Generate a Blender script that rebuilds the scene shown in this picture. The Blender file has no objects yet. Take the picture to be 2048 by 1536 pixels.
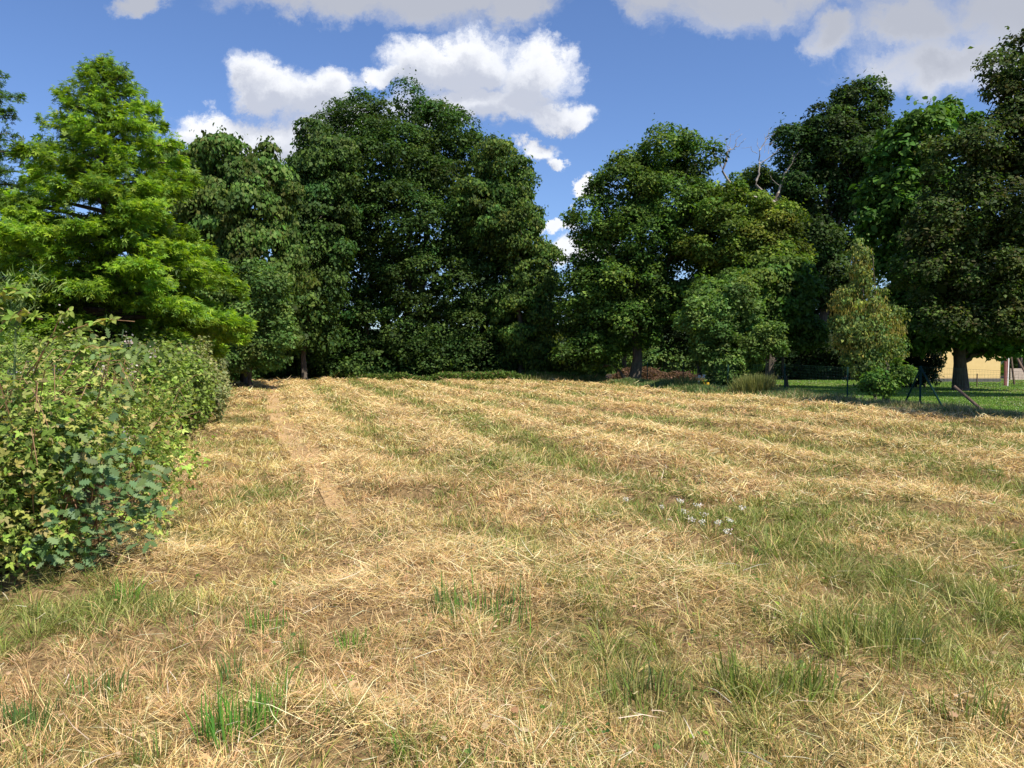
import bpy, math
import numpy as np
from math import radians, sin, cos, pi

scene = bpy.context.scene
C = scene.collection

# ------------------------------------------------------------------ camera, sun, sky
FPX = 1600.0            # focal length in pixels of a 2048 wide frame
CAMH = 1.6
cam = bpy.data.cameras.new('camera')
cam.sensor_width = 36.0
cam.lens = 36.0 * FPX / 2048.0
cam.clip_start = 0.05
cam.clip_end = 9000.0
camo = bpy.data.objects.new('camera', cam)
camo.location = (0, 0, CAMH)
camo.rotation_euler = (radians(90 - 1.93), 0, 0)
C.objects.link(camo)
scene.camera = camo

SUN_AZ, SUN_EL = radians(135), radians(56)      # clockwise from +Y
sun = bpy.data.lights.new('sun', 'SUN')
sun.energy = 5.0
sun.angle = radians(0.53)
sun.color = (1.0, 0.93, 0.82)
suno = bpy.data.objects.new('sun', sun)
suno.rotation_euler = (pi / 2 - SUN_EL, 0, pi - SUN_AZ)
C.objects.link(suno)

scene.view_settings.view_transform = 'Standard'
scene.view_settings.look = 'None'
scene.view_settings.exposure = 0.45
scene.view_settings.gamma = 1.0
scene.cycles.max_bounces = 6
scene.cycles.diffuse_bounces = 3
scene.cycles.glossy_bounces = 2
scene.cycles.transmission_bounces = 3
scene.cycles.transparent_max_bounces = 6


class NT:
    """small helper to wire node trees"""
    def __init__(self, tree):
        self.t = tree

    def n(self, kind, **kw):
        nd = self.t.nodes.new(kind)
        for k, v in kw.items():
            setattr(nd, k, v)
        return nd

    def put(self, sock, v):
        if isinstance(v, bpy.types.NodeSocket):
            self.t.links.new(v, sock)
        elif v is not None:
            sock.default_value = v

    def m(self, op, a, b=None, c=None, clamp=False):
        nd = self.n('ShaderNodeMath', operation=op, use_clamp=clamp)
        self.put(nd.inputs[0], a)
        if b is not None: self.put(nd.inputs[1], b)
        if c is not None: self.put(nd.inputs[2], c)
        return nd.outputs[0]

    def v(self, op, a, b=None, c=None):
        nd = self.n('ShaderNodeVectorMath', operation=op)
        self.put(nd.inputs[0], a)
        if b is not None: self.put(nd.inputs[1], b)
        if c is not None: self.put(nd.inputs[2], c)
        return nd.outputs['Value'] if op in ('LENGTH', 'DOT_PRODUCT') else nd.outputs[0]

    def noise(self, vec, scale, detail=4, rough=0.55, col=False, dim='3D'):
        nd = self.n('ShaderNodeTexNoise', noise_dimensions=dim)
        self.put(nd.inputs['Vector'], vec)
        nd.inputs['Scale'].default_value = scale
        nd.inputs['Detail'].default_value = detail
        nd.inputs['Roughness'].default_value = rough
        return nd.outputs['Color'] if col else nd.outputs['Fac']

    def mix(self, f, a, b, blend='MIX'):
        nd = self.n('ShaderNodeMix', data_type='RGBA', blend_type=blend)
        self.put(nd.inputs[0], f)
        self.put(nd.inputs[6], a)
        self.put(nd.inputs[7], b)
        return nd.outputs[2]

    def sm(self, x, lo, hi, a=0.0, b=1.0):
        nd = self.n('ShaderNodeMapRange', interpolation_type='SMOOTHSTEP')
        self.put(nd.inputs[0], x)
        for i, q in enumerate((lo, hi, a, b)):
            nd.inputs[1 + i].default_value = q
        return nd.outputs[0]

    def ramp(self, f, stops):
        nd = self.n('ShaderNodeValToRGB')
        self.put(nd.inputs[0], f)
        el = nd.color_ramp.elements
        while len(el) < len(stops): el.new(0.5)
        for e, (p, c) in zip(el, stops):
            e.position = p
            e.color = (*c, 1)
        return nd.outputs[0]


# (x, y, rx, ry) of each cloud lobe, on the tangent plane u = x/y, v = z/y of the sky ahead
def lobes(rows):
    return [((x - 1024) / FPX, (714 - y) / FPX, rx / FPX, ry / FPX) for x, y, rx, ry in rows]

CL_MID = lobes([(440, 262, 92, 42), (560, 275, 120, 45), (535, 172, 82, 62), (640, 175, 100, 66), (680, 250, 120, 60),
                (850, 130, 78, 60), (940, 122, 110, 66), (1060, 160, 90, 70), (960, 215, 190, 52), (1110, 232, 72, 32),
                (1075, 302, 46, 26), (1105, 328, 26, 16), (1165, 372, 24, 26), (1150, 510, 70, 36), (1110, 452, 40, 16), (780, 150, 50, 28)])
CL_TOP = lobes([(700, -4, 250, 48), (900, 8, 210, 52), (1040, 28, 70, 46), (300, -2, 52, 30),
                (1330, -20, 140, 56), (1470, 8, 190, 62), (1640, -20, 170, 60), (1665, 82, 74, 44), (1830, 60, 150, 66),
                (2020, 40, 190, 90), (1880, 140, 190, 62), (2040, 160, 160, 70)])

world = bpy.data.worlds.new('World')
scene.world = world
world.use_nodes = True
wt = NT(world.node_tree)
for nd in list(world.node_tree.nodes): world.node_tree.nodes.remove(nd)
sky = wt.n('ShaderNodeTexSky', sky_type='NISHITA')
sky.sun_disc = False
sky.sun_elevation = SUN_EL
sky.sun_rotation = SUN_AZ
sky.altitude = 60
sky.air_density = 1.0
sky.dust_density = 0.35
sky.ozone_density = 2.2
tc = wt.n('ShaderNodeTexCoord').outputs['Generated']
sep = wt.n('ShaderNodeSeparateXYZ')
wt.put(sep.inputs[0], tc)
yy = wt.m('MAXIMUM', sep.outputs[1], 0.08)
cmb = wt.n('ShaderNodeCombineXYZ')
wt.put(cmb.inputs[0], wt.m('DIVIDE', sep.outputs[0], yy))
wt.put(cmb.inputs[1], wt.m('DIVIDE', sep.outputs[2], yy))
uv = cmb.outputs[0]
w1 = wt.noise(uv, 8.5, 12, 0.66, col=True)
warp = wt.v('MULTIPLY_ADD', wt.v('SUBTRACT', w1, (0.5, 0.5, 0.5)), (0.135, 0.12, 0.0), uv)
f2 = wt.noise(warp, 15.0, 10, 0.62)


def field(vec, ls):
    out = None
    for (u, v_, a, b) in ls:
        p = wt.v('MULTIPLY_ADD', vec, (1 / a, 1 / b, 0), (-u / a, -v_ / b, 0))
        l = wt.v('LENGTH', p)
        if out is None: out = l
        else:
            out = wt.m('SMOOTH_MIN', out, l, 0.25)
    return wt.m('SUBTRACT', 1.0, out)


d_mid = field(warp, CL_MID)
d_top = field(warp, CL_TOP)
up = wt.v('ADD', warp, (0.004, 0.026, 0))
s_mid = field(up, CL_MID[:12])
s_top = wt.m('ADD', d_top, wt.sm(wt.v('DOT_PRODUCT', uv, (0, 1, 0)), 0.30, 0.48, -0.25, 0.75))
rag = wt.m('MULTIPLY', wt.m('SUBTRACT', f2, 0.5), 1.1)
a_mid = wt.sm(wt.m('ADD', d_mid, rag), -0.12, 0.38)
a_top = wt.sm(wt.m('ADD', d_top, wt.m('MULTIPLY', rag, 1.2)), -0.22, 0.60, 0.0, 0.95)
sh_mid = wt.sm(wt.m('ADD', s_mid, wt.m('MULTIPLY', wt.m('SUBTRACT', f2, 0.5), 1.3)), -0.22, 0.62)
sh_top = wt.sm(wt.m('ADD', s_top, wt.m('MULTIPLY', wt.m('SUBTRACT', f2, 0.5), 1.1)), -0.05, 1.15)
WHITE, GREY, GREY2 = (8.8, 8.9, 9.2, 1), (4.9, 5.2, 6.1, 1), (4.3, 4.5, 5.1, 1)
c_mid = wt.mix(sh_mid, WHITE, GREY)
c_top = wt.mix(sh_top, (6.3, 6.5, 7.1, 1), GREY2)
c_mid = wt.mix(wt.sm(f2, 0.2, 0.8, 0.25, 0.0), c_mid, (4.4, 5.0, 6.2, 1))
ahead = wt.sm(sep.outputs[1], 0.08, 0.2)
skyc = wt.mix(0.22, sky.outputs[0], wt.mix(1.0, sky.outputs[0], (0.80, 0.92, 1.18, 1), 'MULTIPLY'))
skyc = wt.mix(1.0, skyc, (0.90, 1.02, 1.25, 1), 'MULTIPLY')
skyc = wt.mix(wt.m('MULTIPLY', a_mid, ahead), skyc, c_mid)
skyc = wt.mix(wt.m('MULTIPLY', a_top, ahead), skyc, c_top)
bg = wt.n('ShaderNodeBackground')
bg.inputs[1].default_value = 0.088
wt.put(bg.inputs[0], skyc)
wo = wt.n('ShaderNodeOutputWorld')
wt.put(wo.inputs[0], bg.outputs[0])
world.cycles.sampling_method = 'MANUAL'
world.cycles.sample_map_resolution = 512

# ------------------------------------------------------------------ helpers
rng = np.random.default_rng(11)
LAT = rng.random((256, 256)).astype(np.float32)


def vnoise(x, y, s, seed=0):
    x = np.asarray(x, float) * s + seed * 17.31
    y = np.asarray(y, float) * s + seed * 9.17
    xi = np.floor(x).astype(int); yi = np.floor(y).astype(int)
    fx = x - xi; fy = y - yi
    fx = fx * fx * (3 - 2 * fx); fy = fy * fy * (3 - 2 * fy)
    a = LAT[xi & 255, yi & 255]; b = LAT[(xi + 1) & 255, yi & 255]
    c = LAT[xi & 255, (yi + 1) & 255]; d = LAT[(xi + 1) & 255, (yi + 1) & 255]
    return (a * (1 - fx) + b * fx) * (1 - fy) + (c * (1 - fx) + d * fx) * fy


def fbm(x, y, s, o=4, seed=0):
    r = 0; a = 0.5; t = 0
    for i in range(o):
        r = r + a * vnoise(x, y, s * 2 ** i, seed + i * 3); t += a; a *= 0.5
    return r / t


def sstep(x, a, b):
    t = np.clip((x - a) / (b - a), 0, 1)
    return t * t * (3 - 2 * t)


def path_x(y):
    """centre line of the trodden path"""
    return np.interp(y, [2, 5, 7.4, 9, 11.85, 15, 22, 32, 42, 50, 56], [-0.15, -0.85, -1.5, -2.05, -3.0, -4.1, -6.45, -9.5, -12.6, -15.2, -17.2])


def fence_x(y):
    return np.interp(y, [10, 17.7, 19.5, 23.3, 26.1, 30.5, 34.8, 38.8, 47, 52, 61.8, 75],
                     [14.2, 12.95, 12.5, 11.9, 10.95, 10.4, 9.4, 8.3, 6.3, 5.3, 4.6, 3.6])


def bank_x(y):
    """foot of the bramble bank on the left"""
    return np.interp(y, [0, 5.2, 6.2, 10, 13.8, 18.8, 30, 42, 52], [-6, -3.15, -3.0, -4.45, -5.75, -7.35, -11.25, -15.6, -20.5])


def bank_h(y):
    """uneven top of the bank"""
    return np.interp(y, [5, 6.5, 8, 9.5, 11.8, 13.5, 15.5, 17.5, 19, 21, 24, 27, 29, 33, 37, 43], [1.0, 1.08, .9, 1.05, .84, 1.02, 1.1, .95, .84, 1.08, 1.12, 1.0, .82, 1.05, 1.0, .8])


def strips(x, y):
    """0..1, how green the field is; mower lines run at x + 0.29 y"""
    s = x + 0.29 * y + 0.5 * (vnoise(x, y, 0.12, 5) - 0.5)
    g = np.zeros_like(s)
    for c, w, a in ((4.4, 0.42, 1.0), (6.3, 0.3, 0.5), (8.9, 0.45, 1.15), (11.6, 0.4, 0.75), (14.4, 0.5, 0.75), (17.6, .5, .8), (1.9, 0.3, 0.4), (-2.2, 0.5, 0.35)):
        g = np.maximum(g, a * np.exp(-((s - c) / w) ** 2))
    g = g * (0.35 + 0.9 * fbm(x, y, 0.45, 3, 7))
    nz = fbm(x, y, 0.55, 4, 2)
    hb = hay(x, y)
    g = g * 1.25 + (1.0 * sstep(nz, 0.56, 0.74) + 0.4 * sstep(fbm(x, y, 1.6, 3, 12), 0.55, 0.75)) * (1 - .75 * hb)
    for (cx, cy, rx, ry, a) in ((3.1, 4.5, 1.7, .75, 1.05), (2.4, 7.6, 1.7, .8, 1.1), (3.0, 7.3, 0.8, .4, .5), (-.1, 11, 1.3, 1.6, 1.0), (-1.6, 4.1, .6, .4, .3),
                              (-3.0, 5.0, .9, .25, .8), (4.5, 10.4, 1.2, .6, .5), (6.5, 13, 2, .8, .6), (9.5, 16, 2.5, 2.5, .5), (1.5, 5.6, 1.0, .5, .5), (.95, 3.7, .8, .4, .4)):
        g = np.maximum(g, a * np.exp(-(((x - cx) / rx) ** 2 + ((y - cy) / ry) ** 2) ** 1.4) * (0.6 + 0.7 * vnoise(x, y, 2.0, 31)))
    near = np.abs(x - fence_x(y))
    g = np.maximum(g, 0.8 * np.exp(-(near / 1.1) ** 2) * (y > 24))
    p = np.exp(-((x - path_x(y)) / 0.30) ** 2) * sstep(y, 5, 8)
    return np.clip(g * (1 - p), 0, 1)


def hay(x, y):
    """0..1, amount of loose cut hay lying"""
    s = x + 0.29 * y + 0.35 * (vnoise(x, y, 0.25, 15) - 0.5)
    h = 0
    for c in (2.9, 5.4, 7.5, 10.2, 13.0, 16.0, 19, 22, 25, 0.9):
        h = np.maximum(h, np.exp(-((s - c) / 0.6) ** 2)) if not np.isscalar(h) else np.exp(-((s - c) / 0.6) ** 2)
    h = h * np.clip(-.15 + .3 * sstep(y, 8, 12) + 2.1 * fbm(x, y, 0.6, 3, 22), 0, 1.15) * (.5 + .5 * sstep(y, 6, 12))
    h = np.maximum(h, 0.8 * sstep(fbm(x, y, 0.55, 3, 41), 0.52, 0.66))
    return np.clip(h, 0, 1)


def height(x, y):
    x = np.asarray(x, float); y = np.asarray(y, float)
    infield = sstep(y, -8, 0) * (1 - sstep(y, 55, 62)) * (1 - sstep(np.abs(x), 34, 44))
    right = sstep(x - fence_x(y), -0.4, 0.8)
    h = 0.06 * (fbm(x, y, 0.35, 3, 3) - 0.5) + infield * (1 - right) * (0.12 * (fbm(x, y, 1.1, 3, 9) - 0.5) + 0.07 * (vnoise(x, y, 3.1, 19) - .5) * (1 - sstep(y, 14, 26)) + 0.17 * hay(x, y))
    p = np.exp(-((x - path_x(y)) / 0.38) ** 2)
    h = h - 0.05 * p * infield
    r = np.hypot(x, y)
    h = h - 9.0 * sstep(y + 0.2 * np.abs(x), 70, 260)
    h = h + 150 * sstep(r, 1300, 2600) * (0.35 + 0.9 * fbm(x, y, 1 / 900.0, 3, 77)) * (y > 0)
    return h


def sx(px, D):
    return (px - 1024) / FPX * D


def sz(py, D):
    return CAMH + (714 - py) / FPX * D


def P(px, py, D):
    return np.array([sx(px, D), D, sz(py, D)])


def gz(x, y):
    return float(height(np.array([x]), np.array([y]))[0])


def mesh_np(name, verts, faces, col=None, smooth=False):
    """faces: (M,k) int array, col: (N,3) linear colours per vertex"""
    me = bpy.data.meshes.new(name)
    n = len(verts); m, k = faces.shape
    me.vertices.add(n)
    me.vertices.foreach_set('co', np.ascontiguousarray(verts, dtype=np.float32).ravel())
    me.loops.add(m * k)
    me.loops.foreach_set('vertex_index', np.ascontiguousarray(faces, dtype=np.int32).ravel())
    me.polygons.add(m)
    me.polygons.foreach_set('loop_start', np.arange(0, m * k, k, dtype=np.int32))
    try:
        me.polygons.foreach_set('loop_total', np.full(m, k, dtype=np.int32))
    except Exception:
        pass
    if smooth:
        me.polygons.foreach_set('use_smooth', np.ones(m, dtype=bool))
    me.update(calc_edges=True)
    if col is not None:
        at = me.color_attributes.new('col', 'BYTE_COLOR', 'POINT')
        c4 = np.ones((n, 4), dtype=np.float32)
        c4[:, :3] = np.clip(col, 0, 1)
        at.data.foreach_set('color', c4.ravel())
    return me


def link(name, me, mat, parent=None):
    o = bpy.data.objects.new(name, me)
    C.objects.link(o)
    if mat is not None and me is not None and len(me.materials) == 0: me.materials.append(mat)
    if parent is not None: o.parent = parent
    return o


def tag(o, label=None, cat=None, group=None, kind=None):
    if label: o['label'] = label
    if cat: o['category'] = cat
    if group: o['group'] = group
    if kind: o['kind'] = kind
    return o


def thing(name, label, cat, loc=(0, 0, 0), group=None):
    o = bpy.data.objects.new(name, None)
    o.empty_display_size = 0.2
    C.objects.link(o)
    o.location = loc
    return tag(o, label, cat, group)


def part(name, me, mat, root):
    """mesh made in world coordinates, hung under its root"""
    off = np.array(root.location, dtype=np.float32)
    n = len(me.vertices)
    co = np.empty(n * 3, np.float32)
    me.vertices.foreach_get('co', co)
    co = co.reshape(-1, 3) - off
    me.vertices.foreach_set('co', co.ravel())
    me.update()
    return link(name, me, mat, root)


class Bag:
    """collects tubes and boxes for one mesh"""
    def __init__(self):
        self.v = []; self.f = []; self.n = 0

    def add(self, v, f):
        self.v.append(np.asarray(v, float)); self.f.append(np.asarray(f, int) + self.n); self.n += len(v)

    def tube(self, pts, rad, seg=7, cap=True):
        pts = np.asarray(pts, float); k = len(pts)
        rad = np.broadcast_to(np.asarray(rad, float), (k,))
        d = np.gradient(pts, axis=0)
        d /= np.linalg.norm(d, axis=1)[:, None] + 1e-9
        ref = np.array([1.0, 0, 0]) if abs(d[0][2]) > 0.8 else np.array([0, 0, 1.0])
        v = []
        for i in range(k):
            a = np.cross(d[i], ref); a /= np.linalg.norm(a) + 1e-9
            b = np.cross(d[i], a)
            t = np.arange(seg) / seg * 2 * pi
            v.append(pts[i] + rad[i] * (np.cos(t)[:, None] * a + np.sin(t)[:, None] * b))
        v = np.concatenate(v)
        f = []
        for i in range(k - 1):
            for j in range(seg):
                j2 = (j + 1) % seg
                f.append((i * seg + j, i * seg + j2, (i + 1) * seg + j2, (i + 1) * seg + j))
        if cap:
            for base in (0, (k - 1) * seg):
                c = len(v); v = np.vstack([v, v[base:base + seg].mean(0)])
                for j in range(0, seg, 1):
                    f.append((base + j, base + (j + 1) % seg, c, c))
        self.add(v, f)

    def box(self, c, s, rz=0.0):
        c = np.asarray(c, float); s = np.asarray(s, float) / 2
        q = np.array([(x, y, z) for x in (-1, 1) for y in (-1, 1) for z in (-1, 1)], float) * s
        R = np.array([[cos(rz), -sin(rz), 0], [sin(rz), cos(rz), 0], [0, 0, 1]])
        self.add(q @ R.T + c, [(0, 1, 3, 2), (4, 6, 7, 5), (0, 4, 5, 1), (2, 3, 7, 6), (0, 2, 6, 4), (1, 5, 7, 3)])

    def mesh(self, name, smooth=False):
        me = bpy.data.meshes.new(name)
        v = np.concatenate(self.v); f = np.concatenate(self.f)
        me.from_pydata(v.tolist(), [], [tuple(dict.fromkeys(q)) for q in f.tolist()])
        if smooth:
            me.polygons.foreach_set('use_smooth', np.ones(len(me.polygons), dtype=bool))
        me.update()
        return me


def wobble(a, b, n, amp, r):
    a = np.asarray(a, float); b = np.asarray(b, float)
    t = np.linspace(0, 1, n)[:, None]
    p = a + (b - a) * t
    p[1:-1] += r.normal(0, amp, (n - 2, 3))
    return p


# ------------------------------------------------------------------ materials
def mat_new(name):
    m = bpy.data.materials.new(name)
    m.use_nodes = True
    for nd in list(m.node_tree.nodes): m.node_tree.nodes.remove(nd)
    return m, NT(m.node_tree)


def mat_leaf(name, trans=0.35, rough=0.5, spec=0.35, tint=(1.15, 1.25, 0.45), glow=1.0):
    m, t = mat_new(name)
    at = t.n('ShaderNodeAttribute', attribute_name='col')
    pr = t.n('ShaderNodeBsdfPrincipled')
    t.put(pr.inputs['Base Color'], at.outputs['Color'])
    pr.inputs['Roughness'].default_value = rough
    pr.inputs['Specular IOR Level'].default_value = spec
    tr = t.n('ShaderNodeBsdfTranslucent')
    t.put(tr.inputs[0], t.mix(1.0, at.outputs['Color'], (*[q * glow for q in tint], 1), 'MULTIPLY'))
    mx = t.n('ShaderNodeMixShader')
    mx.inputs[0].default_value = trans
    t.put(mx.inputs[1], pr.outputs[0]); t.put(mx.inputs[2], tr.outputs[0])
    t.put(t.n('ShaderNodeOutputMaterial').inputs[0], mx.outputs[0])
    return m


def mat_noise(name, c1, c2, scale=8, rough=0.85, detail=6, stretch=(1, 1, 1), bump=0.0, c3=None, spec=0.3):
    m, t = mat_new(name)
    co = t.v('MULTIPLY', t.n('ShaderNodeTexCoord').outputs['Object'], stretch)
    f = t.noise(co, scale, detail, 0.65)
    stops = [(0.3, c1), (0.68, c2)] if c3 is None else [(0.28, c1), (0.5, c2), (0.72, c3)]
    pr = t.n('ShaderNodeBsdfPrincipled')
    t.put(pr.inputs['Base Color'], t.ramp(f, stops))
    pr.inputs['Roughness'].default_value = rough
    pr.inputs['Specular IOR Level'].default_value = spec
    if bump:
        b = t.n('ShaderNodeBump')
        b.inputs['Strength'].default_value = bump
        b.inputs['Distance'].default_value = 0.03
        t.put(b.inputs['Height'], f)
        t.put(pr.inputs['Normal'], b.outputs[0])
    t.put(t.n('ShaderNodeOutputMaterial').inputs[0], pr.outputs[0])
    return m


M_LEAF = mat_leaf('leaf', 0.36, 0.55, 0.12)
M_BRIGHT = mat_leaf('bright_leaf', 0.42, 0.5, 0.3, (1.2, 1.2, 0.35), 1.1)
M_SOFT = mat_leaf('matt_leaf', 0.35, 0.65, 0.18)
M_GRASS = mat_leaf('grass_blade', 0.25, 0.55, 0.3, (1.1, 1.1, 0.7))
M_BARK = mat_noise('bark', (.045, .035, .026), (.13, .105, .08), 9, 0.9, 8, (1, 1, .25), 0.8)
M_BARKP = mat_noise('grey_dead_wood', (.20, .17, .14), (.40, .35, .29), 6, 0.8, 6, (1, 1, .3), 0.5)
M_CANE = mat_noise('bramble_cane', (.20, .09, .05), (.34, .22, .10), 20, 0.6)
M_POST = mat_noise('green_painted_post', (.006, .026, .020), (.010, .04, .03), 30, 0.7, spec=.1)
M_WIRE = mat_noise('green_coated_wire', (.015, .05, .035), (.02, .07, .05), 30, 0.5)
M_WOOD = mat_noise('weathered_wood', (.08, .05, .035), (.20, .14, .10), 7, 0.85, 8, (1, 1, .15), 0.4)
M_POLE = mat_noise('red_brown_pole', (.10, .032, .026), (.17, .06, .045), 12, 0.7)
M_PIPE = mat_noise('white_pipe', (.62, .60, .56), (.75, .73, .70), 12, 0.5)
M_WALL = mat_noise('yellow_render', (.80, .56, .24), (.86, .62, .28), 3.0, 0.9, 8, bump=0.15)
M_ROOF = mat_noise('roof_tiles', (.16, .06, .04), (.28, .12, .08), 14, 0.85, bump=0.4)
M_GREYW = mat_noise('grey_wall', (.10, .095, .085), (.17, .16, .14), 5, 0.9, bump=0.3)
M_PINKW = mat_noise('pale_low_wall', (.45, .34, .28), (.60, .48, .40), 6, 0.9)
M_TWIG = mat_noise('brush_twigs', (.06, .035, .025), (.22, .13, .085), 5, 0.9)
M_WHITE = mat_noise('white_plastic', (.62, .62, .60), (.80, .80, .78), 9, 0.5)
M_YELLOW = mat_noise('yellow_plastic', (.70, .42, .03), (.80, .52, .05), 9, 0.4)

# ground material: dry soil and thatch, greener beyond the fence, woodland colours on the far hills
M_GROUND, t = mat_new('ground')
geo = t.n('ShaderNodeNewGeometry').outputs['Position']
gs = t.n('ShaderNodeSeparateXYZ'); t.put(gs.inputs[0], geo)
n1 = t.noise(geo, 1.3, 8, 0.65)
n2 = t.noise(t.v('MULTIPLY', geo, (1, .5, 1)), 26.0, 6, 0.75)
n3 = t.noise(geo, 0.35, 5, 0.6)
straw = t.ramp(n2, [(0.25, (.05, .032, .014)), (0.45, (.14, .095, .042)), (0.64, (.27, .19, .085))])
straw = t.mix(t.sm(n1, .35, .65, 0.0, .6), straw, t.ramp(n2, [(0.3, (.15, .09, .045)), (0.6, (.32, .21, .11))]))
green = t.ramp(n2, [(0.3, (.035, .05, .012)), (0.6, (.13, .17, .045))])
field_c = t.mix(t.sm(n3, .5, .62, 0.0, .55), straw, green)
wood = t.ramp(t.noise(geo, 0.02, 9, 0.7), [(0.35, (.018, .03, .016)), (0.5, (.035, .055, .025)), (0.7, (.10, .12, .05))])
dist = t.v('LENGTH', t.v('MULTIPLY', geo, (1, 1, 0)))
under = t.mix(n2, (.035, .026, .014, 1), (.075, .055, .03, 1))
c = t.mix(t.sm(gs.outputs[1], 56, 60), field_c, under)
c = t.mix(t.sm(dist, 90, 130), c, t.ramp(n1, [(0.3, (.10, .11, .05)), (0.7, (.30, .25, .13))]))
c = t.mix(t.sm(dist, 600, 1100), c, wood)
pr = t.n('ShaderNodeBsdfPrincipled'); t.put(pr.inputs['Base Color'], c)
pr.inputs['Roughness'].default_value = 0.95
pr.inputs['Specular IOR Level'].default_value = 0.1
b = t.n('ShaderNodeBump'); b.inputs['Strength'].default_value = 0.6; b.inputs['Distance'].default_value = 0.02
t.put(b.inputs['Height'], n2); t.put(pr.inputs['Normal'], b.outputs[0])
t.put(t.n('ShaderNodeOutputMaterial').inputs[0], pr.outputs[0])

M_LAWN = mat_noise('lawn_soil', (.035, .055, .012), (.10, .15, .03), 12, 0.95, 6, c3=(.17, .19, .06))
M_PATH = mat_noise('trodden_straw', (.20, .125, .055), (.44, .29, .135), 30, 0.95, 10, (1, 1, 1), 0.7, c3=(.62, .41, .22))

# ------------------------------------------------------------------ ground, lawn, path
def axis(lo, hi, step, far):
    core = np.arange(lo, hi + 1e-6, step)
    a = [core[0]]; d = step
    while a[-1] > -far:
        d *= 1.35; a.append(a[-1] - d)
    b = [core[-1]]; d = step
    while b[-1] < far:
        d *= 1.35; b.append(b[-1] + d)
    return np.concatenate([np.array(a[1:])[::-1], core, np.array(b[1:])])


def grid_mesh(name, xs, ys, zoff=0.0, mask=None):
    X, Y = np.meshgrid(xs, ys)
    Z = height(X, Y) + zoff
    v = np.stack([X.ravel(), Y.ravel(), Z.ravel()], 1)
    nx = len(xs); ny = len(ys)
    i, j = np.meshgrid(np.arange(nx - 1), np.arange(ny - 1))
    a = (j * nx + i).ravel()
    f = np.stack([a, a + 1, a + nx + 1, a + nx], 1)
    return mesh_np(name, v, f, smooth=True)


xs = axis(-24, 24, 0.16, 5200)
ys = axis(-2, 64, 0.16, 5200)
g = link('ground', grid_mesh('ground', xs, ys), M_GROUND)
tag(g, kind='structure')

# lawn: strips that follow the fence, a little above the ground
ys2 = np.arange(14, 58.01, 0.4); ts = np.linspace(0, 1, 60)
Yl, Tl = np.meshgrid(ys2, ts, indexing='ij')
Xl = fence_x(Yl) + 0.35 + Tl * (46 - fence_x(Yl))
v = np.stack([Xl.ravel(), Yl.ravel(), (height(Xl, Yl) + 0.03).ravel()], 1)
ny, nx = Yl.shape
i, j = np.meshgrid(np.arange(nx - 1), np.arange(ny - 1)); a = (j * nx + i).ravel()
lawn = link('lawn', mesh_np('lawn', v, np.stack([a, a + 1, a + nx + 1, a + nx], 1), smooth=True), M_LAWN)
tag(lawn, kind='structure')

yp = np.arange(7.2, 55, 0.2); wp = np.linspace(-1, 1, 7)
Yp, Wp = np.meshgrid(yp, wp, indexing='ij')
Xp = path_x(Yp) + Wp * (0.20 + 0.14 * vnoise(Yp, Wp * .7, 1.3, 4)) * (.25 + .75 * sstep(Yp, 7.2, 14))
v = np.stack([Xp.ravel(), Yp.ravel(), (height(Xp, Yp) + 0.012).ravel()], 1)
ny, nx = Yp.shape
i, j = np.meshgrid(np.arange(nx - 1), np.arange(ny - 1)); a = (j * nx + i).ravel()
po = link('path', mesh_np('path', v, np.stack([a, a + 1, a + nx + 1, a + nx], 1), smooth=True), M_PATH)
tag(po, kind='structure')

# ------------------------------------------------------------------ grass
def blades(x, y, z, L, W, az, lean, curl, col, r):
    """5-vertex bent blades; lean = angle from vertical, curl = extra bend of the upper half"""
    n = len(x)
    base = np.stack([x, y, z], 1)
    hd = np.stack([np.cos(az), np.sin(az), np.zeros(n)], 1)
    upv = np.array([0, 0, 1.0])
    d1 = hd * np.sin(lean)[:, None] + upv * np.cos(lean)[:, None]
    l2 = lean + curl
    d2 = hd * np.sin(l2)[:, None] + upv * np.cos(l2)[:, None]
    fa = r.uniform(0, 2 * pi, n)
    sd = np.stack([np.cos(fa), np.sin(fa), np.zeros(n)], 1)
    sd -= d1 * (sd * d1).sum(1)[:, None]
    sd /= np.linalg.norm(sd, axis=1)[:, None] + 1e-6
    sd *= (W / 2)[:, None]
    mid = base + d1 * (L * 0.55)[:, None]
    tip = mid + d2 * (L * 0.45)[:, None]
    v = np.stack([base - sd, base + sd, mid - sd * 0.8, mid + sd * 0.8, tip], 1).reshape(-1, 3)
    k = np.arange(n)[:, None] * 5
    f = np.stack([k + [0, 1, 2], k + [1, 3, 2], k + [2, 3, 4]], 1).reshape(-1, 3)
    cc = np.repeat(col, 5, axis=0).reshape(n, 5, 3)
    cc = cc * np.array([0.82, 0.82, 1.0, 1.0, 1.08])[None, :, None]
    return v, f, cc.reshape(-1, 3)


def pick(r, n, pal, jit=0.16):
    pal = np.array(pal)
    c = pal[r.integers(0, len(pal), n)]
    return c * (1 + r.normal(0, jit, (n, 1))) * (1 + r.normal(0, 0.05, (n, 3)))


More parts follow.
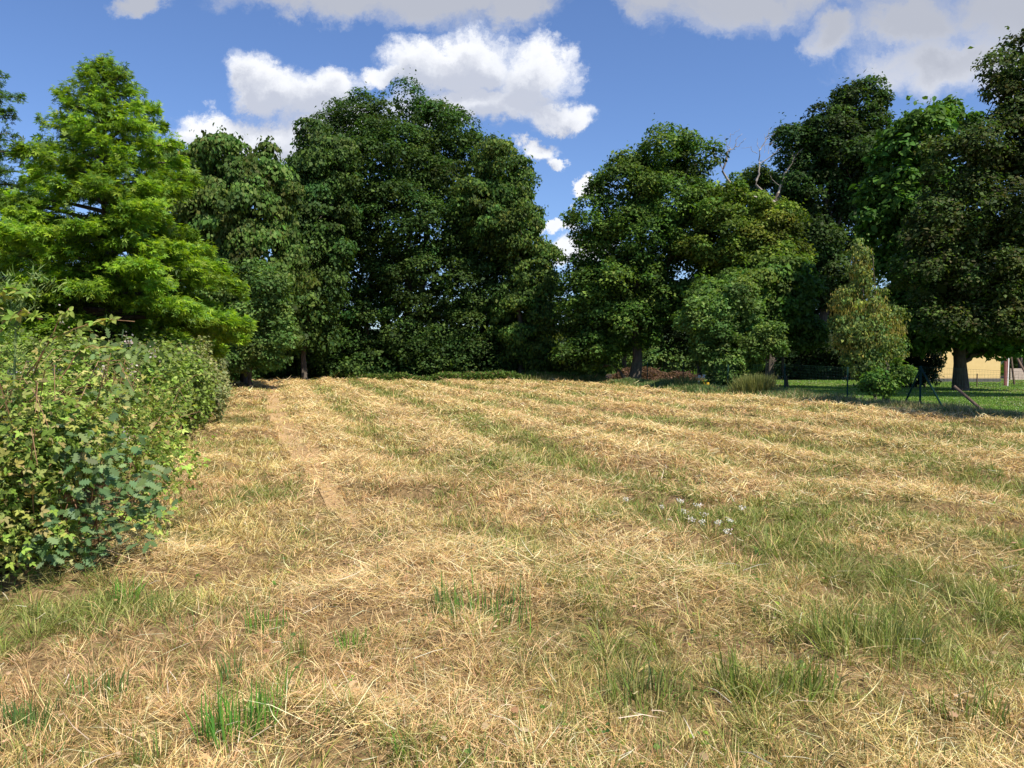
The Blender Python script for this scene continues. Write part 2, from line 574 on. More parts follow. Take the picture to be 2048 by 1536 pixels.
def tufted(x, y, r, s0=.13, k=.72):
    s = s0 * (1 + .035 * y) * np.where(vnoise(x, y, 1.0, 50) > .5, 1.0, 1.0)
    lv = np.round(np.log(s) / .25) * .25
    s = np.exp(lv)
    ix = np.floor(x / s).astype(int); iy = np.floor(y / s).astype(int)
    jx = LAT[(ix * 7 + 3) & 255, (iy * 13) & 255]; jy = LAT[(ix * 5) & 255, (iy * 11 + 9) & 255]; tn = LAT[(ix * 3 + 90) & 255, (iy * 17 + 5) & 255]
    cx = (ix + .15 + .7 * jx) * s; cy = (iy + .15 + .7 * jy) * s
    nx = cx + (x - (ix + .5) * s) * k; ny = cy + (y - (iy + .5) * s) * k
    dx = nx - cx; dy = ny - cy
    return nx, ny, np.arctan2(dy, dx), np.hypot(dx, dy) / s, tn


STRAW = [(.66, .50, .20), (.54, .40, .15), (.78, .63, .31), (.42, .29, .10), (.58, .42, .16), (.24, .155, .055), (.50, .43, .15), (.40, .37, .13)]
PINK = [(.70, .47, .23), (.61, .39, .18), (.80, .57, .30), (.43, .26, .12)]
OLIVE = [(.26, .27, .07), (.36, .36, .11), (.19, .23, .055), (.44, .41, .15)]
GREEN = [(.21, .27, .04), (.15, .22, .035), (.29, .34, .06), (.12, .18, .035), (.36, .36, .12)]


def field_ok(x, y):
    ok = (x < fence_x(y) + 0.5) & (x > bank_x(y) - 0.15) & (y > 2.2)
    back = np.interp(x, [-24, -16, -14, -10, 0, 4, 6, 12], [56, 54, 55, 51, 47.5, 50, 60, 60])
    return ok & (y < back)


def sample_field(n, r, d0=2.3, d1=60, power=0.0):
    y = d0 + (d1 - d0) * r.random(n) ** (1 + power)
    x = (r.random(n) * 2 - 1) * (0.71 * y + 2.0)
    k = field_ok(x, y)
    return x[k], y[k]


def wid(y, base, k=1.0):
    return np.maximum(base, 0.00072 * y * k)


r = np.random.default_rng(5)
# standing stubble
x, y = sample_field(1020000, r, power=0.45)
g_ = strips(x, y); h_ = hay(x, y)
pth = np.exp(-((x - path_x(y)) / 0.27) ** 2) * sstep(y, 5, 10)
keep = r.random(len(x)) < (1 - 0.88 * pth) * (1 - 0.45 * h_)
x, y, g_, h_ = x[keep], y[keep], g_[keep], h_[keep]
n = len(x)
pinky = sstep(fbm(x, y, 0.4, 3, 55), 0.45, 0.65)
tall = 0.6 + 0.9 * fbm(x, y, 0.9, 3, 61)
L = (0.045 + 0.075 * r.random(n)) * tall * (1 + 0.55 * g_) * (1 + 0.008 * y)
col = pick(r, n, STRAW)
pk = r.random(n) < pinky * .8; col[pk] = pick(r, pk.sum(), PINK)
col *= (.76 + .76 * fbm(x, y, .8, 4, 63))[:, None]
gg = r.random(n) < g_ * 0.85
col[gg] = pick(r, gg.sum(), OLIVE + GREEN[:2])
x, y, taz, td, tn = tufted(x, y, r)
L *= (.55 + .8 * tn) * (1.15 - .5 * td)
col *= (.62 + .62 * tn)[:, None]
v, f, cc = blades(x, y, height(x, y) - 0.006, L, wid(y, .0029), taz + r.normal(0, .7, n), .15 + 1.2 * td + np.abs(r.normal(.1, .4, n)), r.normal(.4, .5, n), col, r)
tag(link('stubble', mesh_np('stubble', v, f, cc), M_GRASS), 'short dry mown grass stubble covering the whole field', 'grass', kind='stuff')

# loose cut hay
x, y = sample_field(1100000, r, power=0.55)
h_ = hay(x, y); g_ = strips(x, y)
pth = np.exp(-((x - path_x(y)) / 0.3) ** 2)
keep = r.random(len(x)) < 0.16 + 0.84 * h_ - 0.35 * g_ - .5 * pth * sstep(y, 5, 16)
x, y, h_, g_ = x[keep], y[keep], h_[keep], g_[keep]
n = len(x)
L = np.clip(r.lognormal(-2.3, .5, n), .025, .32) * (1 + .015 * y)
flow = 3.0 * pi * (fbm(x, y, 0.45, 2, 71) - 0.5)
az = flow + r.normal(0, .95, n) + pi * (r.random(n) < .5)
col = pick(r, n, STRAW[:3] + [(.84, .69, .40), (.66, .49, .24)] + PINK[:3], 0.22)
col *= (.82 + .6 * fbm(x, y, .7, 3, 65))[:, None]
gg = r.random(n) < g_ * 0.4
col[gg] = pick(r, gg.sum(), OLIVE)
z = height(x, y) + r.random(n) ** 1.5 * (0.02 + 0.085 * h_)
v, f, cc = blades(x, y, z, L, wid(y, .0027, .95), az, r.normal(1.42, .22, n), r.normal(.08, .25, n), col, r)
tag(link('cut_hay', mesh_np('cut_hay', v, f, cc), M_GRASS), 'loose pale cut hay lying in rows over the field', 'hay', kind='stuff')

# green regrowth, patchy
x, y = sample_field(680000, r, power=0.35)
ne = 50000; x = np.append(x, r.uniform(.3, 7, ne)); y = np.append(y, r.uniform(3.4, 9, ne))
g_ = strips(x, y)
tuft = sstep(fbm(x, y, 2.6, 2, 91), 0.52, 0.68)
keep = r.random(len(x)) < np.clip(g_ * 1.35 - .10, 0, 1) * (0.45 + .8 * tuft)
x, y, g_, tuft = x[keep], y[keep], g_[keep], tuft[keep]
n = len(x)
L = (0.05 + 0.11 * r.random(n)) * (0.7 + 0.5 * tuft) * (1 + .008 * y)
col = pick(r, n, GREEN + OLIVE, .2)
x, y, taz, td, tn = tufted(x, y, r, .2, .6)
L *= (.6 + .8 * tn)
col *= (.75 + .5 * tn)[:, None]
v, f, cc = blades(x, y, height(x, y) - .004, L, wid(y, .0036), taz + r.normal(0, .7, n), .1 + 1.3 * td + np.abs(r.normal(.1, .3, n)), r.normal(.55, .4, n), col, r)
tag(link('green_regrowth', mesh_np('green_regrowth', v, f, cc), M_GRASS), 'green grass regrowing in patches and strips between the hay rows', 'grass', kind='stuff')

# taller scattered green shoots in small clusters
x0, y0 = sample_field(1500, r, power=0.5)
x = []; y = []; bl = []
for xx, yc in zip(x0, y0):
    if r.random() > 0.35 + 0.8 * float(vnoise(xx, yc, 0.35, 44)): continue
    k = r.integers(3, 16); s = r.uniform(.03, .16) * (1 + yc * .03)
    x.append(xx + r.normal(0, s, k)); y.append(yc + r.normal(0, s, k)); bl.append(np.full(k, r.uniform(.08, .17)))
x = np.concatenate(x); y = np.concatenate(y); Lb = np.concatenate(bl); n = len(x)
col = pick(r, n, [(.10, .21, .045), (.14, .26, .05), (.08, .16, .045), (.20, .29, .06)], .18)
v, f, cc = blades(x, y, height(x, y) - .004, Lb * r.uniform(.6, 1.2, n), wid(y, .0048), r.uniform(0, 2 * pi, n), np.abs(r.normal(.1, .18, n)), r.normal(.2, .25, n), col, r)
tag(link('green_shoots', mesh_np('green_shoots', v, f, cc), M_GRASS), 'upright bright green grass shoots scattered over the mown field', 'grass', kind='stuff')

# lawn grass
n = 330000
y = 17 + 36 * r.random(n) ** 1.2
x = fence_x(y) + 0.3 + (0.74 * y + 3 - fence_x(y)) * r.random(n)
ln = fbm(x, y, .5, 3, 13); n = len(x)
col = pick(r, n, [(.19, .34, .045), (.23, .38, .05), (.15, .28, .035), (.29, .40, .08)], .15)
dry = r.random(n) < .30 * sstep(ln, .45, .65); col[dry] = pick(r, dry.sum(), [(.36, .33, .13), (.45, .40, .2)])
wf = r.random(n) < .012; col[wf] = (.7, .7, .66)
v, f, cc = blades(x, y, height(x, y) + .02, r.uniform(.05, .09, n), wid(y, .004, 1.6), r.uniform(0, 2 * pi, n), np.abs(r.normal(.4, .3, n)), r.normal(.4, .3, n), col, r)
tag(link('lawn_grass', mesh_np('lawn_grass', v, f, cc), M_GRASS), 'short green lawn grass with white clover beyond the wire fence', 'grass', kind='stuff')

# long uncut grass along the fence foot
n = 75000
y = 17 + 34 * r.random(n)
x = fence_x(y) + r.normal(-.15, .55, n) - .25 * (y > 24)
k_ = np.abs(x - 10.75) + np.abs(y - 26.7) > .6; x = x[k_]; y = y[k_]; n = len(x)
mixg = sstep(y + r.normal(0, 3, n), 24, 32)
col = pick(r, n, [(.33, .27, .13), (.42, .34, .18), (.26, .26, .09), (.22, .2, .09)], .15)
gg = r.random(n) < .3 + .55 * mixg; col[gg] = pick(r, gg.sum(), [(.12, .20, .05), (.10, .19, .06), (.17, .23, .06)])
v, f, cc = blades(x, y, height(x, y) - .01, r.uniform(.12, .34, n) * (0.5 + vnoise(x, y, 1.2, 8)), wid(y, .004, 1.2), r.uniform(0, 2 * pi, n), np.abs(r.normal(.3, .3, n)), r.normal(.5, .4, n), col, r)
tag(link('fence_side_grass', mesh_np('fence_side_grass', v, f, cc), M_GRASS), 'long uncut grass growing along the foot of the wire fence', 'grass', kind='stuff')

# countable big tufts of green grass in the foreground
def tuft_at(px, py, w, hgt, n, cols, label, spread=0.25, dy=.5):
    D = CAMH * FPX / (py - 714.0)
    cx = sx(px, D)
    root = thing('grass_tuft', label, 'grass tuft', (cx, D, gz(cx, D)), 'green grass tufts standing in the mown field')
    rr = np.random.default_rng(int(px * 7 + py))
    ww = w / FPX * D
    X = cx + rr.uniform(-.5, .5, n) * ww; Y = D + rr.normal(0, ww * dy * .35, n)
    L = hgt / FPX * D * rr.uniform(.45, 1.1, n)
    v, f, cc = blades(X, Y, height(X, Y) - .005, L, np.full(n, .0066) * rr.uniform(.6, 1.2, n), np.where(X > cx, 0, pi) + rr.normal(0, .9, n),
                      np.abs(rr.normal(.05, spread * .6, n)), rr.normal(.1, spread, n), pick(rr, n, cols, .14), rr)
    part('blades', mesh_np('grass_blades', v, f, cc), M_GRASS, root)


FRESH = [(.13, .32, .04), (.10, .25, .04), (.20, .38, .05)]
BLUE = [(.10, .20, .05), (.12, .24, .05), (.08, .16, .045), (.2, .26, .07)]
YG = [(.20, .28, .05), (.30, .32, .09), (.14, .22, .04), (.40, .36, .14)]
for a in ((470, 1500, 150, 125, 150, FRESH, 'dense bright green grass tuft, lowest big one in the left foreground'),
          (245, 1222, 55, 70, 60, FRESH, 'narrow vivid green tuft just in front of the bramble thicket'),
          (965, 1262, 190, 75, 170, BLUE + FRESH, 'wide row of upright green blades in the middle of the foreground'),
          (185, 1408, 120, 75, 46, BLUE, 'sparse blue green upright blades at the left foreground'),
          (40, 1475, 95, 85, 80, BLUE, 'blue green blades cut by the left edge of the view'),
          (460, 1385, 46, 95, 22, BLUE, 'thin tall dark blades behind the dense foreground tuft'),
          (525, 1272, 90, 60, 60, FRESH, 'small green tuft beside a pale stubble patch left of centre'),
          (585, 1330, 50, 70, 40, YG, 'leaning yellow green tuft right of the small left tuft'),
          (700, 1312, 60, 50, 40, FRESH, 'low spreading green tuft between the path end and the wide row'),
          (1560, 1412, 200, 105, 330, YG + GREEN, 'big fanning yellow green tussock in the right foreground', .7),
          (1760, 1330, 250, 85, 520, YG + OLIVE + GREEN, 'broad olive tussock behind the fanning one at right', .5),
          (1300, 1420, 190, 80, 150, YG, 'pale bleached tussock in the right of centre foreground', .6),
          (1270, 1400, 110, 70, 26, BLUE, 'few thin dark blades standing beside the pale bleached tussock'),
          (270, 1560, 30, 90, 14, BLUE, 'few tall blades at the bottom edge left of the dense tuft'),
          (820, 1560, 70, 90, 9, FRESH, 'three wide single blades at the bottom edge of the view'),
          (1940, 1460, 150, 80, 110, YG, 'low yellowish tussock at the right foreground edge', .6),
          (1345, 905, 50, 34, 46, FRESH, 'short bright tuft in the middle of the field, behind the white flowers'),
          (482, 850, 30, 30, 60, BLUE, 'dark green tuft between the path and the bramble bank'),
          (1890, 893, 60, 38, 90, BLUE, 'dark tuft near the corner of the wire fence'),
          (1460, 1100, 60, 42, 20, BLUE, 'thin onion like green stalks in front of the white flowers'),
          (1530, 1112, 36, 44, 16, BLUE, 'thin green stalks right of the onion like ones')):
    tuft_at(*a)


# ------------------------------------------------------------------ leaves
def tmpl_rhomb():
    v = np.array([(0, 0, 0), (.36, .45, .10), (0, 1, -.06), (-.36, .45, .10)], float)
    return v, np.array([(0, 1, 2, 3)])


def tmpl_ovate(w=.34):
    v = np.array([(0, 0, 0), (0, .35, 0), (0, .7, -.02), (0, 1.05, -.10), (w, .28, .09), (w * .85, .66, .06), (-w, .28, .09), (-w * .85, .66, .06)], float)
    f = np.array([(0, 4, 1, 1), (1, 4, 5, 2), (2, 5, 3, 3), (0, 1, 6, 6), (1, 2, 7, 6), (2, 3, 7, 7)])
    return v, f


def tmpl_lobed(lobes_=4, w=.33):
    ys = np.linspace(0.06, 1.0, lobes_ * 2 + 1)
    out = [(0.03, 0.0)]
    for i, yv in enumerate(ys[:-1]):
        out.append(((w if i % 2 == 0 else w * .42) * (0.72 + .5 * sin(pi * yv)), yv + (.05 if i % 2 == 0 else -.03)))
    out.append((0.0, 1.04))
    n = len(out)
    mid = [(0, yv, 0) for _, yv in out]
    R = [(xv, yv, .10 * xv) for xv, yv in out]; Lf = [(-xv, yv, .10 * xv) for xv, yv in out]
    v = np.array(mid + R + Lf, float); f = []
    for i in range(n - 1):
        f.append((i, n + i, n + i + 1, i + 1)); f.append((i, i + 1, 2 * n + i + 1, 2 * n + i))
    return v, np.array(f)


def tmpl_tri():
    """three bramble leaflets"""
    v0, f0 = tmpl_ovate(.27)
    vs = []; fs = []
    for a, s, o in ((0, 1, .12), (1.2, .85, .0), (-1.2, .85, .0)):
        R = np.array([[cos(a), -sin(a), 0], [sin(a), cos(a), 0], [0, 0, 1]])
        vs.append(((v0 * s) @ R.T) + (0, o, 0)); fs.append(f0 + len(v0) * (len(vs) - 1))
    return np.concatenate(vs), np.concatenate(fs)


def tmpl_spray():
    """five pointed oak-like lobes fanned"""
    vs = []; fs = []
    for k, (a, s) in enumerate(((0, 1), (.75, .8), (-.75, .8), (1.5, .55), (-1.5, .55))):
        q = np.array([(0, 0, 0), (.13, .5, .03), (0, 1, -.05), (-.13, .5, .03)], float) * s
        R = np.array([[cos(a), -sin(a), 0], [sin(a), cos(a), 0], [0, 0, 1]])
        vs.append(q @ R.T); fs.append(np.array([(0, 1, 2, 3)]) + 4 * k)
    return np.concatenate(vs), np.concatenate(fs)


def unit(a):
    return a / (np.linalg.norm(a, axis=1)[:, None] + 1e-9)


def scatter(tm, pos, d, nrm, size, col):
    tv, tf = tm
    d = unit(d); xx = unit(np.cross(d, nrm)); zz = np.cross(xx, d)
    n = len(pos)
    V = (pos[:, None, :] + size[:, None, None] * (tv[None, :, 0, None] * xx[:, None, :] + tv[None, :, 1, None] * d[:, None, :] + tv[None, :, 2, None] * zz[:, None, :]))
    F = tf[None] + (np.arange(n) * len(tv))[:, None, None]
    return V.reshape(-1, 3), F.reshape(-1, tf.shape[1]), np.repeat(col, len(tv), axis=0)


def join(parts):
    V = []; F = []; K = []; o = 0
    for v, f, c_ in parts:
        V.append(v); F.append(f + o); K.append(c_); o += len(v)
    return np.concatenate(V), np.concatenate(F), np.concatenate(K)


def rdir(r, n):
    return unit(r.normal(size=(n, 3)))


def crown(blobs, r, n_leaf, clump=.9, leaf=.17, pal=None, tm=None, droop=.0, core=1.0, shoots=.12, flat=.62, low=None, tintvar=.22, lean=.5):
    """blobs: (cx,cy,cz, rx,ry,rz); leaf clumps crowd the outside of each blob"""
    B = np.array(blobs, float)
    B[:, 3:] = np.maximum(B[:, 3:] - .28 * clump, B[:, 3:] * .45)
    area = (B[:, 3] * B[:, 5] + B[:, 3] * B[:, 4] + B[:, 4] * B[:, 5])
    nc = max(8, int(area.sum() * 4.2 / (clump ** 2)))
    bi = r.choice(len(B), nc, p=area / area.sum())
    dd = rdir(r, nc)
    rad = r.uniform(.55, 1.02, nc) ** .6
    cc = B[bi, :3] + dd * B[bi, 3:] * rad[:, None]
    # drop clumps that lie deep in another blob
    ins = np.zeros(nc, int)
    for b_ in B:
        q = (cc - b_[:3]) / b_[3:]
        ins += (np.linalg.norm(q, axis=1) < .72)
    k = (ins == 0) | (r.random(nc) < .18)
    cc, bi, dd = cc[k], bi[k], dd[k]
    nc = len(cc)
    cr = clump * np.clip(r.lognormal(-.2, .38, nc), .3, 1.6)
    tint = 1 + r.normal(0, tintvar, nc)
    hue = r.normal(0, .10, nc)
    w = cr ** 2; w /= w.sum()
    ns = int(n_leaf * shoots); nb = n_leaf - ns
    ci = r.choice(nc, nb, p=w)
    ld = unit(r.normal(size=(nb, 3)) + .55 * dd[ci] + np.array([0, 0, .35]))
    rr_ = cr[ci] * r.uniform(.35, 1.0, nb) ** .5
    pos = cc[ci] + ld * rr_[:, None] * np.array([1.1, 1.1, flat])
    # shoots poking out of the outline
    si = r.choice(nc, ns)
    g1 = r.integers(0, 6, ns)
    ph = si * 6 + g1
    rs = np.random.default_rng(3)
    tab = unit(rs.normal(size=(nc * 6, 3)) * .6 + np.repeat(dd, 6, axis=0) + np.array([0, 0, .55 - droop]))
    tl = rs.uniform(.5, 1.25, nc * 6)
    s_ = r.random(ns)
    sp = cc[si] + tab[ph] * (s_ * tl[ph] * cr[si] * 1.25)[:, None] + r.normal(0, leaf * .35, (ns, 3))
    pos = np.vstack([pos, sp]); ci = np.concatenate([ci, si]); ld = np.vstack([ld, tab[ph]])
    n = len(pos)
    nrm = unit(ld * .55 + np.array([0, 0, lean]) + r.normal(0, .38, (n, 3)))
    d = unit(np.cross(nrm, r.normal(size=(n, 3)))) + np.array([0, 0, -droop * 1.6]) + ld * .25
    col = pick(r, n, pal, .13) * tint[ci][:, None]
    col[:, 0] *= 1 + hue[ci]
    size = leaf * np.clip(r.lognormal(-.08, .35, n), .4, 1.9)
    if low is not None:
        k = pos[:, 2] > low + .55 * min(1.0, max(low, 0)) * (vnoise(pos[:, 0], pos[:, 1], 1.3, 6) - .6)
        pos, d, nrm, size, col = pos[k], d[k], nrm[k], size[k], col[k]
    out = [scatter(tm or tmpl_rhomb(), pos, d, nrm, size, col)]
    # coarse inner foliage
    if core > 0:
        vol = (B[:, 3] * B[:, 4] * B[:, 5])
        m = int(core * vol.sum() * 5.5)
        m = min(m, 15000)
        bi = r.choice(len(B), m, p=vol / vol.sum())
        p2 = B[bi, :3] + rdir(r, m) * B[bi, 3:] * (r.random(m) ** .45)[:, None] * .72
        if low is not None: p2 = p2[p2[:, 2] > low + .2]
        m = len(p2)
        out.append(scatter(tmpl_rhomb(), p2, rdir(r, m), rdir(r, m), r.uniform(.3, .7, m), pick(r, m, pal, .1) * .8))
    if tm is not None and tm[1].shape[1] != 4:
        out = out[:1]
    return join(out)


def blob(px, py, rx, ry, D, dy=0.0, dep=None):
    k = D / FPX
    return (sx(px, D), D + dy, sz(py, D), rx * k, (dep if dep else rx * k * .9), ry * k)


def trunk_mesh(r, base, top, r0, limbs, name='trunk', n=9, amp=.06):
    b = Bag()
    sp = wobble(base, top, n, amp * np.linalg.norm(np.array(top) - np.array(base)) / 6, r)
    rad = np.linspace(1, .22, n) * r0; rad[0] *= 1.35
    b.tube(sp, rad, 10)
    for L in limbs:
        L = np.array(L, float)
        t = r.uniform(.25, .75)
        t = min(t, max(.12, (L[2] - sp[0][2]) / (sp[-1][2] - sp[0][2]) * .85))
        a = sp[int(t * (n - 1))]
        q = wobble(a, L, 6, .05 * np.linalg.norm(L - a), r)
        q[1:-1, 2] += .06 * np.linalg.norm(L - a)
        b.tube(q, np.linspace(.45, .10, 6) * r0 * (1 - .5 * t), 6)
        for _ in range(2):
            e = q[3] + (q[5] - q[3]) * .6 + r.normal(0, .06 * np.linalg.norm(L - a), 3)
            b.tube(wobble(q[3], e, 4, .04 * np.linalg.norm(L - a), r), np.linspace(.16, .04, 4) * r0, 5)
    return b.mesh(name, True)


def tree(name, label, cat, D, bl, base_px, r0, n_leaf, pal, seed, group=None, mat=None, top=None, low=.35, stems=1, **kw):
    r = np.random.default_rng(seed)
    bx = sx(base_px, D)
    z0 = gz(bx, D)
    root = thing(name, label, cat, (bx, D, z0), group)
    blobs = [blob(*b_[:4], D, *(b_[4:] if len(b_) > 4 else ())) for b_ in bl]
    v, f, c_ = crown(blobs, r, n_leaf, pal=pal, low=z0 + low, **kw)
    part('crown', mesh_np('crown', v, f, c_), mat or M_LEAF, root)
    B = np.array(blobs)
    topz = top or (B[:, 2].max() - .25 * B[B[:, 2].argmax(), 5])
    for s in range(stems):
        ox = 0 if stems == 1 else r.uniform(-.7, .7) * B[:, 3].max()
        oy = 0 if stems == 1 else r.uniform(-.5, .5)
        t_ = (float(B[:, 0].mean()) * .5 + (bx + ox) * .5, D + oy, topz)
        lim = [tuple(B[i, :3] + r.normal(0, .2, 3)) for i in r.permutation(len(B))[:min(len(B), 9 if stems == 1 else 3)]]
        part('trunk', trunk_mesh(r, (bx + ox, D + oy, z0 - .1), t_, r0 * (1 if s == 0 else r.uniform(.4, .8)), lim), M_BARK, root)
    return root


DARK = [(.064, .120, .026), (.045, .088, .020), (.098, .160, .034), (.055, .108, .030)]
DULL = [(.095, .165, .032), (.070, .130, .026), (.125, .190, .040), (.155, .20, .050)]
MID = [(.100, .185, .032), (.070, .140, .026), (.145, .230, .040)]
WARM = [(.150, .205, .032), (.105, .165, .026), (.19, .24, .040), (.080, .135, .024)]
PIN = [(.16, .29, .024), (.21, .34, .026), (.10, .20, .02), (.25, .38, .03), (.15, .27, .035), (.28, .40, .035), (.13, .23, .03)]
PALE = [(.12, .20, .050), (.09, .165, .038), (.16, .24, .065)]

# ---- bright pin oak: whorls of level branches carrying flat sprays
def pin_oak(name, label, px, D, ytop, prof, n, seed, pal, trunk_r, low_py=690, group=None):
    r = np.random.default_rng(seed)
    bx = sx(px, D); z0 = gz(bx, D)
    root = thing(name, label, 'tree', (bx, D, z0), group)
    ztop = sz(ytop, D)
    pz = np.array([sz(p_[0], D) for p_ in prof]); pw = np.array([p_[1] / FPX * D for p_ in prof])
    o = np.argsort(pz); pz = pz[o]; pw = pw[o]
    bag = Bag()
    bag.tube(wobble((bx, D, z0 - .1), (bx, D, ztop - .3), 12, .03, r), np.linspace(trunk_r, .02, 12), 9)
    zlow = sz(low_py, D)
    nb = 120
    zz = zlow + (ztop - zlow) * np.linspace(0, 1, nb) ** 1.08
    az = np.arange(nb) * 2.399963 + r.normal(0, .25, nb)
    W = np.interp(zz, pz, pw) * r.uniform(.72, 1.10, nb)
    cnt = W ** 1.75 + .10; cnt = (cnt / cnt.sum() * n).astype(int)
    P_, N_, Dr, Tn = [], [], [], []
    for i in range(nb):
        dirh = np.array([cos(az[i]), sin(az[i]), 0])
        side = np.array([-sin(az[i]), cos(az[i]), 0])
        frac = (zz[i] - zlow) / (ztop - zlow)
        rise = .42 * frac - .06
        q = np.linspace(0, 1, 7)
        curve = np.array([bx, D, zz[i]]) + dirh * (W[i] * q)[:, None] + np.array([0, 0, 1]) * (W[i] * (rise * q + .12 * q - .16 * q ** 2.5))[:, None]
        bag.tube(curve, np.linspace(.028 + .016 * W[i], .006, 7), 5)
        k = cnt[i]
        if k < 2: continue
        ncl = max(2, k // 26)
        cs = r.uniform(.12, 1.0, ncl) ** .62; co_ = r.uniform(-1, 1, ncl); ch_ = r.normal(0, .07, ncl)
        ck = r.integers(0, ncl, k)
        s = np.clip(cs[ck] + r.normal(0, .055, k) / max(W[i], .5) * 2.2, .03, 1.08)
        off = (co_[ck] * W[i] * .36 * (1.2 - s)) + r.normal(0, .11, k)
        pos = np.stack([np.interp(s, q, curve[:, j]) for j in range(3)], 1) + side * off[:, None]
        pos[:, 2] += r.normal(0, .075, k) + ch_[ck] - np.abs(off) * .12 + .05
        pos += dirh * (np.abs(off) * .25)[:, None]
        P_.append(pos)
        N_.append(unit(np.array([0, 0, .8]) + dirh * .25 + r.normal(0, .55, (k, 3))))
        Dr.append(dirh * r.uniform(.4, 1.2, (k, 1)) + side * (np.sign(off) * r.uniform(0, .8, k))[:, None] + r.normal(0, .35, (k, 3)) + np.array([0, 0, -.25]))
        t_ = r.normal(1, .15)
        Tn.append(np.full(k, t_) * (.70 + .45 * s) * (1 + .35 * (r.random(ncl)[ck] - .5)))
    # extra leaves filling the leader
    k = n // 26
    zt = r.uniform(0, 1, k); zt = ztop - (ztop - zlow) * .42 * zt
    wd = np.interp(zt, pz, pw) * r.random(k) ** .5 * .8
    a_ = r.uniform(0, 2 * pi, k)
    P_.append(np.stack([bx + np.cos(a_) * wd, D + np.sin(a_) * wd, zt], 1))
    N_.append(unit(np.array([0, 0, 1.0]) + r.normal(0, .6, (k, 3)))); Dr.append(rdir(r, k) + (0, 0, .4)); Tn.append(np.full(k, .85))
    pos = np.concatenate(P_); nn = len(pos)
    tn = np.concatenate(Tn)
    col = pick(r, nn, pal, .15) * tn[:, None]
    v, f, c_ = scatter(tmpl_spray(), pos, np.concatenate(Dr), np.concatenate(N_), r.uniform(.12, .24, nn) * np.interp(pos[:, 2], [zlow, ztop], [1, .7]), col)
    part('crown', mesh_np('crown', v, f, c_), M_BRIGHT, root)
    part('trunk', bag.mesh('trunk', True), M_BARK, root)
    return root


pin_oak('pin_oak', 'bright yellow green conical oak with level branches behind the brambles', 218, 22, 128,
        [(128, 14), (155, 42), (200, 85), (260, 105), (330, 140), (420, 195), (520, 240), (620, 268), (690, 235)], 60000, 101, PIN, .16)
pin_oak('pin_oak', 'darker green conical oak cut by the left edge of the view', -75, 25, 100,
        [(100, 12), (200, 105), (300, 135), (420, 170), (520, 220), (620, 240), (700, 200)], 30000, 102, [(.07, .14, .02), (.09, .18, .022), (.06, .12, .02)], .17)

# ---- row of trees across the back
G1 = 'trees of the back hedge row'
tree('cherry_tree', 'leftmost dull green tree of the back row, behind the bright oak', 'tree', 43,
     [(372, 355, 66, 66), (360, 450, 95, 90), (390, 560, 95, 95)], 380, .18, 38000, DULL, 201, G1, droop=.9, leaf=.20, clump=.75, shoots=.3, core=.5)
tree('cherry_tree', 'slender dull green tree with drooping leaves and two tall tops', 'tree', 42,
     [(448, 345, 52, 68), (528, 345, 34, 66), (565, 385, 30, 50), (480, 430, 95, 90), (520, 530, 85, 100), (470, 640, 90, 70)], 490, .18, 62000, DULL, 202, G1, droop=.9, leaf=.20, clump=.7, shoots=.32, core=.35)
tree('bushy_tree', 'low grey green bushy tree at the corner beside the path end', 'tree', 40,
     [(500, 590, 80, 70), (470, 680, 70, 60), (540, 660, 55, 75), (440, 715, 60, 45)], 500, .10, 34000, PALE, 203, G1, leaf=.15, clump=.6, core=1.0, low=.1)
tree('narrow_tree', 'narrow olive tree squeezed against the left side of the largest tree', 'tree', 50,
     [(645, 300, 46, 60), (612, 390, 60, 80), (640, 450, 75, 100), (625, 520, 75, 110), (605, 620, 65, 90), (660, 340, 60, 70)], 610, .16, 52000, DARK + DULL[:1], 204, G1, droop=.7, leaf=.20, clump=.8, shoots=.25, core=.5)
tree('field_oak', 'largest broad dark green tree in the middle of the back row', 'tree', 55,
     [(805, 262, 74, 88), (722, 262, 56, 70), (885, 285, 62, 74), (770, 350, 140, 95), (920, 370, 95, 95), (955, 320, 56, 60), (1000, 400, 70, 85), (680, 300, 55, 70), (640, 350, 60, 80), (680, 400, 85, 100), (650, 480, 80, 100),
      (820, 455, 150, 100), (975, 470, 90, 95), (700, 520, 115, 95), (880, 570, 150, 85), (1010, 590, 90, 85), (650, 620, 80, 85),
      (790, 655, 120, 66), (930, 665, 120, 62), (1030, 680, 60, 60), (600, 690, 60, 56), (690, 715, 70, 42, -1.5), (780, 722, 80, 36, -1.5), (870, 715, 80, 44, -1.5), (960, 718, 80, 40, -1.5), (1045, 715, 50, 44, -1.5)], 782, .36, 320000,
     DARK, 205, G1, leaf=.165, clump=.85, core=1.4, shoots=.14, low=.15, stems=3, tintvar=.26)
tree('cherry_tree', 'green tree with feathery drooping twigs on the right flank of the largest tree', 'tree', 52,
     [(1000, 340, 46, 56), (1035, 345, 20, 26), (980, 420, 60, 80), (1030, 440, 52, 75), (1068, 540, 48, 70), (1088, 610, 40, 66), (1040, 640, 56, 84), (1075, 680, 40, 50)], 1040, .2, 82000, DARK[:3] + WARM[:1] + MID[:1], 206, G1, droop=.8, leaf=.165, clump=.7, shoots=.3, core=.6, low=.2)

